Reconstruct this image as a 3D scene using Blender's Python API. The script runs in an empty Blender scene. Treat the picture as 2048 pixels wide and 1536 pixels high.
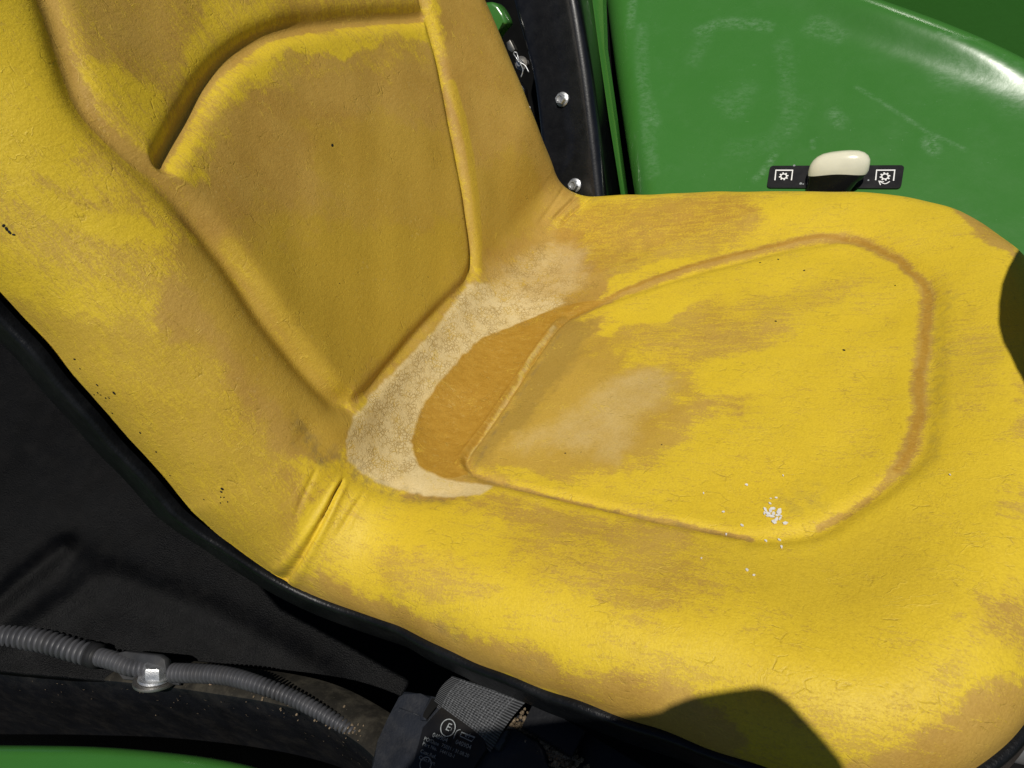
import bpy, bmesh, math, random
import numpy as np
from mathutils import Vector, Matrix
random.seed(7); RNG=np.random.default_rng(7)
SC=bpy.context.scene; COL=SC.collection
# ---------------- camera, sky, sun, exposure ----------------
CAM_R=[[0.900314, 0.032899, -0.433996], [0.350411, -0.646236, 0.677931], [-0.258161, -0.762428, -0.593343]]
CAM_C=[0.320595, -0.400171, 0.36]
LENS=27.0703
cam=bpy.data.cameras.new('camera'); cam.lens=LENS; cam.sensor_width=36; cam.clip_start=.01; cam.clip_end=500
co=bpy.data.objects.new('camera',cam); COL.objects.link(co); SC.camera=co
_r=np.array(CAM_R)
m=Matrix.Identity(4)
for i in range(3):
    m[i][0]=_r[i,0]; m[i][1]=-_r[i,1]; m[i][2]=-_r[i,2]; m[i][3]=CAM_C[i]
co.matrix_world=m
SUN=Vector((.26,-.46,.85)).normalized()
w=bpy.data.worlds.new('World'); SC.world=w; w.use_nodes=True
nt=w.node_tree; bg=nt.nodes['Background']; sky=nt.nodes.new('ShaderNodeTexSky'); sky.sky_type='NISHITA'; sky.sun_disc=False; sky.air_density=.5; sky.dust_density=.25; sky.altitude=800
sky.sun_elevation=math.asin(SUN.z); sky.sun_rotation=math.atan2(SUN.x,SUN.y)
nt.links.new(sky.outputs[0],bg.inputs[0]); bg.inputs[1].default_value=.05
sl=bpy.data.lights.new('sun','SUN'); sl.energy=4.7; sl.angle=math.radians(.55); sl.color=(1,.955,.88)
so=bpy.data.objects.new('sun',sl); COL.objects.link(so); so.rotation_euler=SUN.to_track_quat('Z','Y').to_euler()
SC.view_settings.view_transform='Standard'; SC.view_settings.look='None'; SC.view_settings.exposure=-.28; SC.view_settings.gamma=1
SC.cycles.max_bounces=6
# ---------------- helpers ----------------
# ---- seat surface maths (embedded in scene.py) ----
LEAN=np.radians(15.0); RF=0.055
ARC=np.pi/2-LEAN                      # turning angle of the crease
LA=RF*ARC; TL=RF*np.tan(ARC/2)
def profile(s):
    """side profile of the seat: s<0 up the backrest, s>0 along the cushion -> point (x,z), normal (x,z)"""
    s=np.asarray(s,float)
    ubx,ubz=-np.sin(LEAN),np.cos(LEAN)
    sb=np.minimum(s+LA/2,0); sc=np.maximum(s-LA/2,0); a=np.clip((s+LA/2)/LA,0,1)*ARC
    # fillet centre
    cx=TL*1.0; cz=RF
    # angle measured from backrest normal (cosL, sinL) to cushion normal (0,1)
    th=LEAN+a
    nx=np.cos(th); nz=np.sin(th)
    x=cx-RF*nx; z=cz-RF*nz
    x=x+(-sb)*ubx+sc; z=z+(-sb)*ubz
    # gentle sag of the cushion and curve of the backrest
    return x,z,nx,nz
def smooth(x,a,b):
    u=np.clip((x-a)/(b-a),0,1); return u*u*(3-2*u)
def nearest(Q,N,s,t):
    """signed distance (positive outside) to closed polyline Q, nearest point and outward dir; brute force, coarse to fine"""
    p=np.stack([s.ravel(),t.ravel()],1).astype(np.float32)
    n=len(Q); A=Q.astype(np.float32); B=np.roll(A,-1,0); D=B-A; L2=(D*D).sum(1)
    out_d=np.empty(len(p),np.float32); out_p=np.empty((len(p),2),np.float32); out_o=np.empty((len(p),2),np.float32)
    NB=np.roll(N,-1,0)
    idx0=np.empty(len(p),np.int64)
    A2=(A[::4]**2).sum(1)
    for k in range(0,len(p),40000):
        q=p[k:k+40000]
        idx0[k:k+40000]=np.argmin(A2[None]-2*q@A[::4].T,1)*4
    best=np.full(len(p),1e9,np.float32)
    for o in range(-5,5):
        i=(idx0+o)%n
        u=np.clip(((p-A[i])*D[i]).sum(1)/L2[i],0,1)
        c=A[i]+u[:,None]*D[i]; e=p-c; d=(e*e).sum(1)
        m=d<best; best[m]=d[m]; out_p[m]=c[m]
        nn=N[i]*(1-u[:,None])+NB[i]*u[:,None]
        out_o[m]=nn[m]
    out_o/=np.linalg.norm(out_o,axis=1)[:,None]
    sg=((p-out_p)*out_o).sum(1)
    L_=np.sqrt(best); k=(sg>0)&(L_>4e-4); out_o[k]=((p-out_p)[k])/L_[k][:,None]
    out_d=np.sign(sg)*np.sqrt(best)
    sh=s.shape
    return out_d.reshape(sh),out_p.reshape(sh+(2,)),out_o.reshape(sh+(2,))
def outline(near,far,sf,rc,n=1200):
    """closed smooth outline in (s,t); near/far: lists of (s,t) from the top of the backrest to the front corners"""
    def dense(pts,m):
        pts=np.array(pts,float); out=[]
        P=np.vstack([2*pts[0]-pts[1],pts,2*pts[-1]-pts[-2]])
        for i in range(1,len(P)-2):
            u=np.linspace(0,1,m,endpoint=False)[:,None]
            a,b,c,d=P[i-1],P[i],P[i+1],P[i+2]
            out.append(.5*((2*b)+(c-a)*u+(2*a-5*b+4*c-d)*u*u+(-a+3*b-3*c+d)*u**3))
        out.append(pts[-1:]); return np.vstack(out)
    poly=np.vstack([dense(near,12),dense(far,12)[::-1]])
    # resample
    def resample(poly,n):
        P=np.vstack([poly,poly[:1]]); L=np.r_[0,np.cumsum(np.linalg.norm(np.diff(P,axis=0),axis=1))]
        u=np.linspace(0,L[-1],n,endpoint=False)
        return np.stack([np.interp(u,L,P[:,k]) for k in (0,1)],1)
    Q=resample(poly,n)
    for _ in range(int(rc)):   # round the corners
        Q=.25*np.roll(Q,1,0)+.5*Q+.25*np.roll(Q,-1,0)
    T=np.roll(Q,-1,0)-np.roll(Q,1,0); N=np.stack([-T[:,1],T[:,0]],1)
    area=.5*np.sum(Q[:,0]*np.roll(Q[:,1],-1)-Q[:,1]*np.roll(Q[:,0],-1))
    if area>0: N=-N
    N/=np.linalg.norm(N,axis=1)[:,None]
    return Q,N
T0=0.02
def base_h(s,t,d):
    """height of the padding above the flat profile; d<0 inside"""
    tc=t-T0
    back=smooth(-s,0.0,0.10); cush=1-back
    q=-d
    h=0.34*tc*tc*back*1.0
    bol=(1-smooth(q,0.0,0.085))
    h=h+bol*(0.012*cush+0.006*back)
    return h
def roll_radius(p0):
    s,t=p0[...,0],p0[...,1]
    near=1-smooth(t,-.05,.05)
    cush=smooth(s,-.06,.06)
    r=near*(0.078*(1-cush)+0.040*cush)+(1-near)*(0.030*(1-cush)+0.026*cush)
    f=smooth(s,.40,.43)
    return r*(1-f)+0.010*f
def place(s,t,Q,N,extra=None,emax=None):
    d,p0,o=nearest(Q,N,s,t)
    R=roll_radius(p0)
    out=d>0
    e=np.maximum(d,0)
    if emax is not None: e=np.minimum(e,emax(p0,R))
    ang=np.minimum(e/R,np.pi/2)
    h=base_h(s,t,d)
    off=R*np.sin(ang); drop=R*(1-np.cos(ang))+np.maximum(e-R*np.pi/2,0)
    s2=np.where(out,p0[...,0]+o[...,0]*off,s); t2=np.where(out,p0[...,1]+o[...,1]*off,t)
    if extra is not None:
        h=h+extra*np.cos(ang); k=extra*np.sin(ang); s2=s2+o[...,0]*k; t2=t2+o[...,1]*k
    h=h-drop
    x,z,nx,nz=profile(s2)
    return np.stack([x+nx*h,t2,z+nz*h],-1),d,R

OUT_NEAR=[(-0.6,-0.035),(-0.56,-0.08),(-0.5,-0.094),(-0.42,-0.097),(-0.34,-0.101),(-0.27,-0.101),(-0.213,-0.102),(-0.162,-0.1065),(-0.111,-0.11),(-0.06,-0.114),(-0.02,-0.126),(0.022,-0.141),(0.064,-0.156),(0.106,-0.164),(0.148,-0.171),(0.19,-0.176),(0.232,-0.18),(0.274,-0.186),(0.302,-0.187),(0.325,-0.179),(0.345,-0.156),(0.36,-0.118),(0.371,-0.07),(0.378,-0.02)]
OUT_FAR=[(-0.6,0.19),(-0.56,0.235),(-0.5,0.262),(-0.42,0.28),(-0.34,0.29),(-0.27,0.295),(-0.213,0.293),(-0.162,0.29),(-0.111,0.281),(-0.07,0.28),(-0.03,0.292),(0.022,0.293),(0.064,0.289),(0.106,0.286),(0.148,0.283),(0.19,0.278),(0.232,0.272),(0.274,0.264),(0.312,0.253),(0.345,0.232),(0.37,0.198),(0.386,0.158),(0.394,0.11),(0.396,0.06)]
LINES={'back_near':[(-0.3682,-0.0636),(-0.3635,-0.0664),(-0.3588,-0.0692),(-0.3541,-0.072),(-0.3494,-0.0748),(-0.3447,-0.0774),(-0.34,-0.0799),(-0.3353,-0.0825),(-0.3304,-0.0853),(-0.3252,-0.0883),(-0.3199,-0.0916),(-0.3146,-0.0947),(-0.3092,-0.0976),(-0.304,-0.1003),(-0.2989,-0.103),(-0.2936,-0.1051),(-0.2883,-0.1065),(-0.2828,-0.1071),(-0.2772,-0.1069),(-0.2714,-0.1063),(-0.2653,-0.1054),(-0.2588,-0.104),(-0.252,-0.1022),(-0.245,-0.1001),(-0.238,-0.0984),(-0.2311,-0.0969),(-0.2241,-0.0956),(-0.2171,-0.0945),(-0.21,-0.0937),(-0.203,-0.0931),(-0.1961,-0.0928),(-0.1888,-0.0928),(-0.1808,-0.0931),(-0.1716,-0.0938),(-0.1615,-0.095),(-0.1511,-0.0962),(-0.1411,-0.0971),(-0.1316,-0.0975),(-0.1221,-0.0977),(-0.113,-0.0977),(-0.1043,-0.0976),(-0.0961,-0.0976),(-0.0883,-0.0975),(-0.0811,-0.0973),(-0.0748,-0.0965),(-0.0696,-0.0951),(-0.0655,-0.0933),(-0.0618,-0.0911),(-0.0577,-0.089)],
'back_bottom':[(-0.0577,-0.089),(-0.0558,-0.085),(-0.0539,-0.0813),(-0.0519,-0.0767),(-0.05,-0.07),(-0.0482,-0.0605),(-0.0466,-0.049),(-0.0455,-0.0369),(-0.0447,-0.0253),(-0.0438,-0.0135),(-0.0429,-0.0009),(-0.042,0.0118),(-0.0411,0.024),(-0.04,0.0356),(-0.0388,0.0468),(-0.0376,0.0575),(-0.0365,0.0673),(-0.0354,0.0759),(-0.0343,0.0834),(-0.0333,0.0902),(-0.0329,0.0965),(-0.0332,0.102),(-0.034,0.1067),(-0.035,0.1111),(-0.036,0.1157)],
'back_far':[(-0.036,0.1157),(-0.0386,0.1195),(-0.041,0.1233),(-0.0438,0.1271),(-0.0474,0.1309),(-0.0521,0.1347),(-0.0575,0.1384),(-0.0634,0.1422),(-0.0694,0.146),(-0.0755,0.1501),(-0.0818,0.1543),(-0.0884,0.1586),(-0.0952,0.163),(-0.1024,0.1675),(-0.1098,0.1721),(-0.1175,0.1768),(-0.1254,0.1815),(-0.1337,0.1866),(-0.1423,0.1918),(-0.1509,0.1969),(-0.1591,0.2018),(-0.1671,0.2065),(-0.1748,0.2109),(-0.1822,0.215),(-0.1892,0.2185),(-0.1955,0.2214),(-0.2013,0.2237),(-0.2068,0.2259),(-0.2125,0.228),(-0.2184,0.23),(-0.2243,0.2319),(-0.2302,0.2338),(-0.2359,0.236),(-0.2415,0.2383),(-0.247,0.2409),(-0.2525,0.2435),(-0.2579,0.2462),(-0.2632,0.2489),(-0.2684,0.2518),(-0.2737,0.2546),(-0.2789,0.2575)],
'back_top':[(-0.2463,-0.0863),(-0.2475,-0.0825),(-0.2486,-0.0788),(-0.2499,-0.0748),(-0.2513,-0.0701),(-0.2529,-0.0646),(-0.2547,-0.0585),(-0.2566,-0.0519),(-0.2587,-0.0448),(-0.261,-0.0369),(-0.2636,-0.0285),(-0.2662,-0.02),(-0.2684,-0.012),(-0.2702,-0.0044),(-0.2717,0.0031),(-0.2729,0.0106),(-0.2739,0.0183),(-0.2746,0.0261),(-0.275,0.034),(-0.2751,0.0422),(-0.2749,0.0507),(-0.2743,0.0596),(-0.2735,0.0688),(-0.2723,0.0785),(-0.2705,0.0886),(-0.268,0.0996),(-0.2649,0.1114),(-0.2615,0.1233),(-0.258,0.1349),(-0.2547,0.1458),(-0.2514,0.1562),(-0.2479,0.1667),(-0.2442,0.178),(-0.2401,0.1903),(-0.2357,0.2032),(-0.2311,0.2164),(-0.2265,0.2289)],
'cush_far':[(0.0708,0.1023),(0.0758,0.1069),(0.0806,0.1114),(0.0858,0.1161),(0.0924,0.1212),(0.1008,0.127),(0.1105,0.1333),(0.1207,0.1397),(0.1307,0.1459),(0.1403,0.1519),(0.1499,0.1579),(0.1596,0.1636),(0.1693,0.1689),(0.1791,0.1737),(0.1889,0.1779),(0.1988,0.182),(0.2085,0.1862),(0.2183,0.1906),(0.2282,0.1948),(0.2379,0.1983),(0.2474,0.2009),(0.2564,0.2027),(0.2651,0.2038),(0.2736,0.2046),(0.282,0.2054)],
'cush_front':[(0.282,0.2054),(0.2859,0.2041),(0.2897,0.2029),(0.2935,0.2013),(0.2973,0.1992),(0.301,0.1963),(0.3048,0.1929),(0.3085,0.1889),(0.3122,0.1846),(0.316,0.1798),(0.3198,0.1745),(0.3236,0.1692),(0.327,0.1639),(0.3304,0.1587),(0.3336,0.1536),(0.3365,0.1484),(0.3389,0.1432),(0.3407,0.1383),(0.342,0.1337),(0.343,0.1285),(0.3437,0.1219),(0.3442,0.1137),(0.3443,0.1045),(0.3442,0.0943),(0.344,0.0835),(0.3436,0.072),(0.343,0.0594),(0.3423,0.0463),(0.3417,0.0339),(0.341,0.022),(0.3404,0.0103),(0.3397,-0.0008),(0.339,-0.0107),(0.3382,-0.0196),(0.3374,-0.0278),(0.3365,-0.035),(0.3353,-0.0411),(0.3338,-0.0456),(0.332,-0.0489),(0.3302,-0.0518),(0.3284,-0.0549)],
'cush_corner':[(0.3284,-0.0549),(0.3257,-0.0587),(0.3232,-0.0624),(0.3204,-0.0662),(0.3172,-0.0701),(0.3133,-0.0743),(0.3088,-0.0786),(0.3042,-0.083),(0.3,-0.0872),(0.2962,-0.0913),(0.2927,-0.0953),(0.2892,-0.099),(0.2854,-0.1021),(0.2813,-0.1046),(0.2768,-0.1067),(0.2723,-0.1086),(0.2678,-0.1102),(0.2633,-0.1115),(0.2587,-0.1124),(0.2541,-0.1132),(0.2495,-0.114)],
'cush_near':[(0.2495,-0.114),(0.2425,-0.1134),(0.2355,-0.1127),(0.2283,-0.1121),(0.2209,-0.1113),(0.2135,-0.1106),(0.2059,-0.1098),(0.1982,-0.109),(0.1903,-0.108),(0.1824,-0.1067),(0.1743,-0.1052),(0.1659,-0.1037),(0.1569,-0.1023),(0.1467,-0.101),(0.1357,-0.0998),(0.1246,-0.0987),(0.1141,-0.0974),(0.1043,-0.096),(0.0949,-0.0944),(0.0862,-0.0929),(0.0786,-0.0915),(0.0725,-0.0901),(0.0677,-0.0887),(0.0634,-0.0873),(0.0588,-0.086)],
'cush_rear':[(0.0588,-0.086),(0.0559,-0.083),(0.0528,-0.0801),(0.05,-0.0771),(0.0479,-0.0739),(0.0468,-0.0711),(0.0465,-0.0684),(0.0466,-0.0652),(0.0471,-0.0605),(0.048,-0.0539),(0.0493,-0.0456),(0.0508,-0.0367),(0.052,-0.0278),(0.053,-0.0193),(0.0537,-0.0107),(0.0545,-0.0019),(0.0552,0.0071),(0.0561,0.0164),(0.0569,0.0258),(0.0577,0.0354),(0.0587,0.0449),(0.0598,0.0546),(0.061,0.0646),(0.0622,0.0741),(0.0637,0.0823),(0.0653,0.0886),(0.0671,0.0934),(0.069,0.0977),(0.0708,0.1023)],
'fold_main':[(-0.0295,-0.1311),(-0.0292,-0.1347),(-0.0288,-0.1382),(-0.0284,-0.1416),(-0.0277,-0.1451),(-0.0267,-0.1489),(-0.0254,-0.1527),(-0.0242,-0.1567),(-0.0232,-0.1606),(-0.0223,-0.1645),(-0.0215,-0.1685),(-0.0209,-0.1725),(-0.0204,-0.1766),(-0.0201,-0.1808),(-0.0199,-0.1852),(-0.02,-0.1897),(-0.0202,-0.1943),(-0.0208,-0.1991),(-0.0217,-0.2044),(-0.023,-0.21),(-0.0245,-0.2158),(-0.026,-0.2211),(-0.0277,-0.2255),(-0.0285,-0.2255),(-0.0275,-0.2245)],
'fold_b':[(-0.0515,-0.1396),(-0.0505,-0.1431),(-0.0494,-0.1465),(-0.0482,-0.1499),(-0.0471,-0.1531),(-0.046,-0.1561),(-0.0449,-0.159),(-0.0438,-0.1617),(-0.0426,-0.1645),(-0.0412,-0.1671),(-0.0398,-0.1697),(-0.0382,-0.1722),(-0.0367,-0.1748)],
'fold_c':[(-0.0084,-0.1272),(-0.0085,-0.1309),(-0.0085,-0.1345),(-0.0086,-0.138),(-0.0086,-0.1416),(-0.0085,-0.1455),(-0.0084,-0.1496),(-0.0083,-0.1535),(-0.0082,-0.157),(-0.0081,-0.16),(-0.0081,-0.1627),(-0.008,-0.1653),(-0.008,-0.168)],
'fold_far1':[(0.0031,0.2487),(0.0044,0.2543),(0.0058,0.2599),(0.0073,0.2656),(0.0088,0.2713),(0.0102,0.2769),(0.0115,0.2825),(0.0127,0.2885),(0.0139,0.2952)],
'fold_far2':[(0.0132,0.2463),(0.0152,0.2527),(0.0172,0.2592),(0.0195,0.2656),(0.0219,0.2716),(0.0245,0.2771),(0.0273,0.2822),(0.0301,0.2873),(0.0329,0.2927)],
'fold_far3':[(-0.0071,0.2371),(-0.0069,0.2442),(-0.0066,0.2513),(-0.0063,0.2585),(-0.0062,0.2658),(-0.0061,0.2732),(-0.006,0.2811),(-0.006,0.2896),(-0.006,0.3007)],
'pocket':[(-0.079,-0.1333),(-0.0743,-0.1329),(-0.0696,-0.1326),(-0.0647,-0.1323),(-0.0596,-0.1317),(-0.0541,-0.1308),(-0.0484,-0.1298),(-0.0425,-0.1286),(-0.0365,-0.1272),(-0.0289,-0.1259),(-0.0214,-0.1249),(-0.0142,-0.1241),(-0.0071,-0.1231),(-0.0,-0.1219),(0.0072,-0.1206),(0.0143,-0.1194),(0.0211,-0.1183),(0.0276,-0.1174),(0.0338,-0.1165),(0.0395,-0.1156),(0.0446,-0.1146),(0.0495,-0.1131),(0.0543,-0.1113),(0.0589,-0.1092),(0.0636,-0.1073)]}
GROOVES=[('back_near',5.8,9),
('back_bottom',4.8,6.2),
('back_far',5.6,5.2),
('back_top',7.5,8),
('cush_far',2.2,6),
('cush_front',3.0,7),
('cush_corner',2.8,6),
('cush_near',2.4,4),
('cush_rear',2.8,2.6),
('fold_main',3.2,1.35),
('fold_b',0.7,1.4),
('fold_c',0.8,1.8),
('fold_far1',2.2,2.2),
('fold_far2',2.0,2.0),
('fold_far3',1.0,2.5),
('pocket',2.5,9)]
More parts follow.
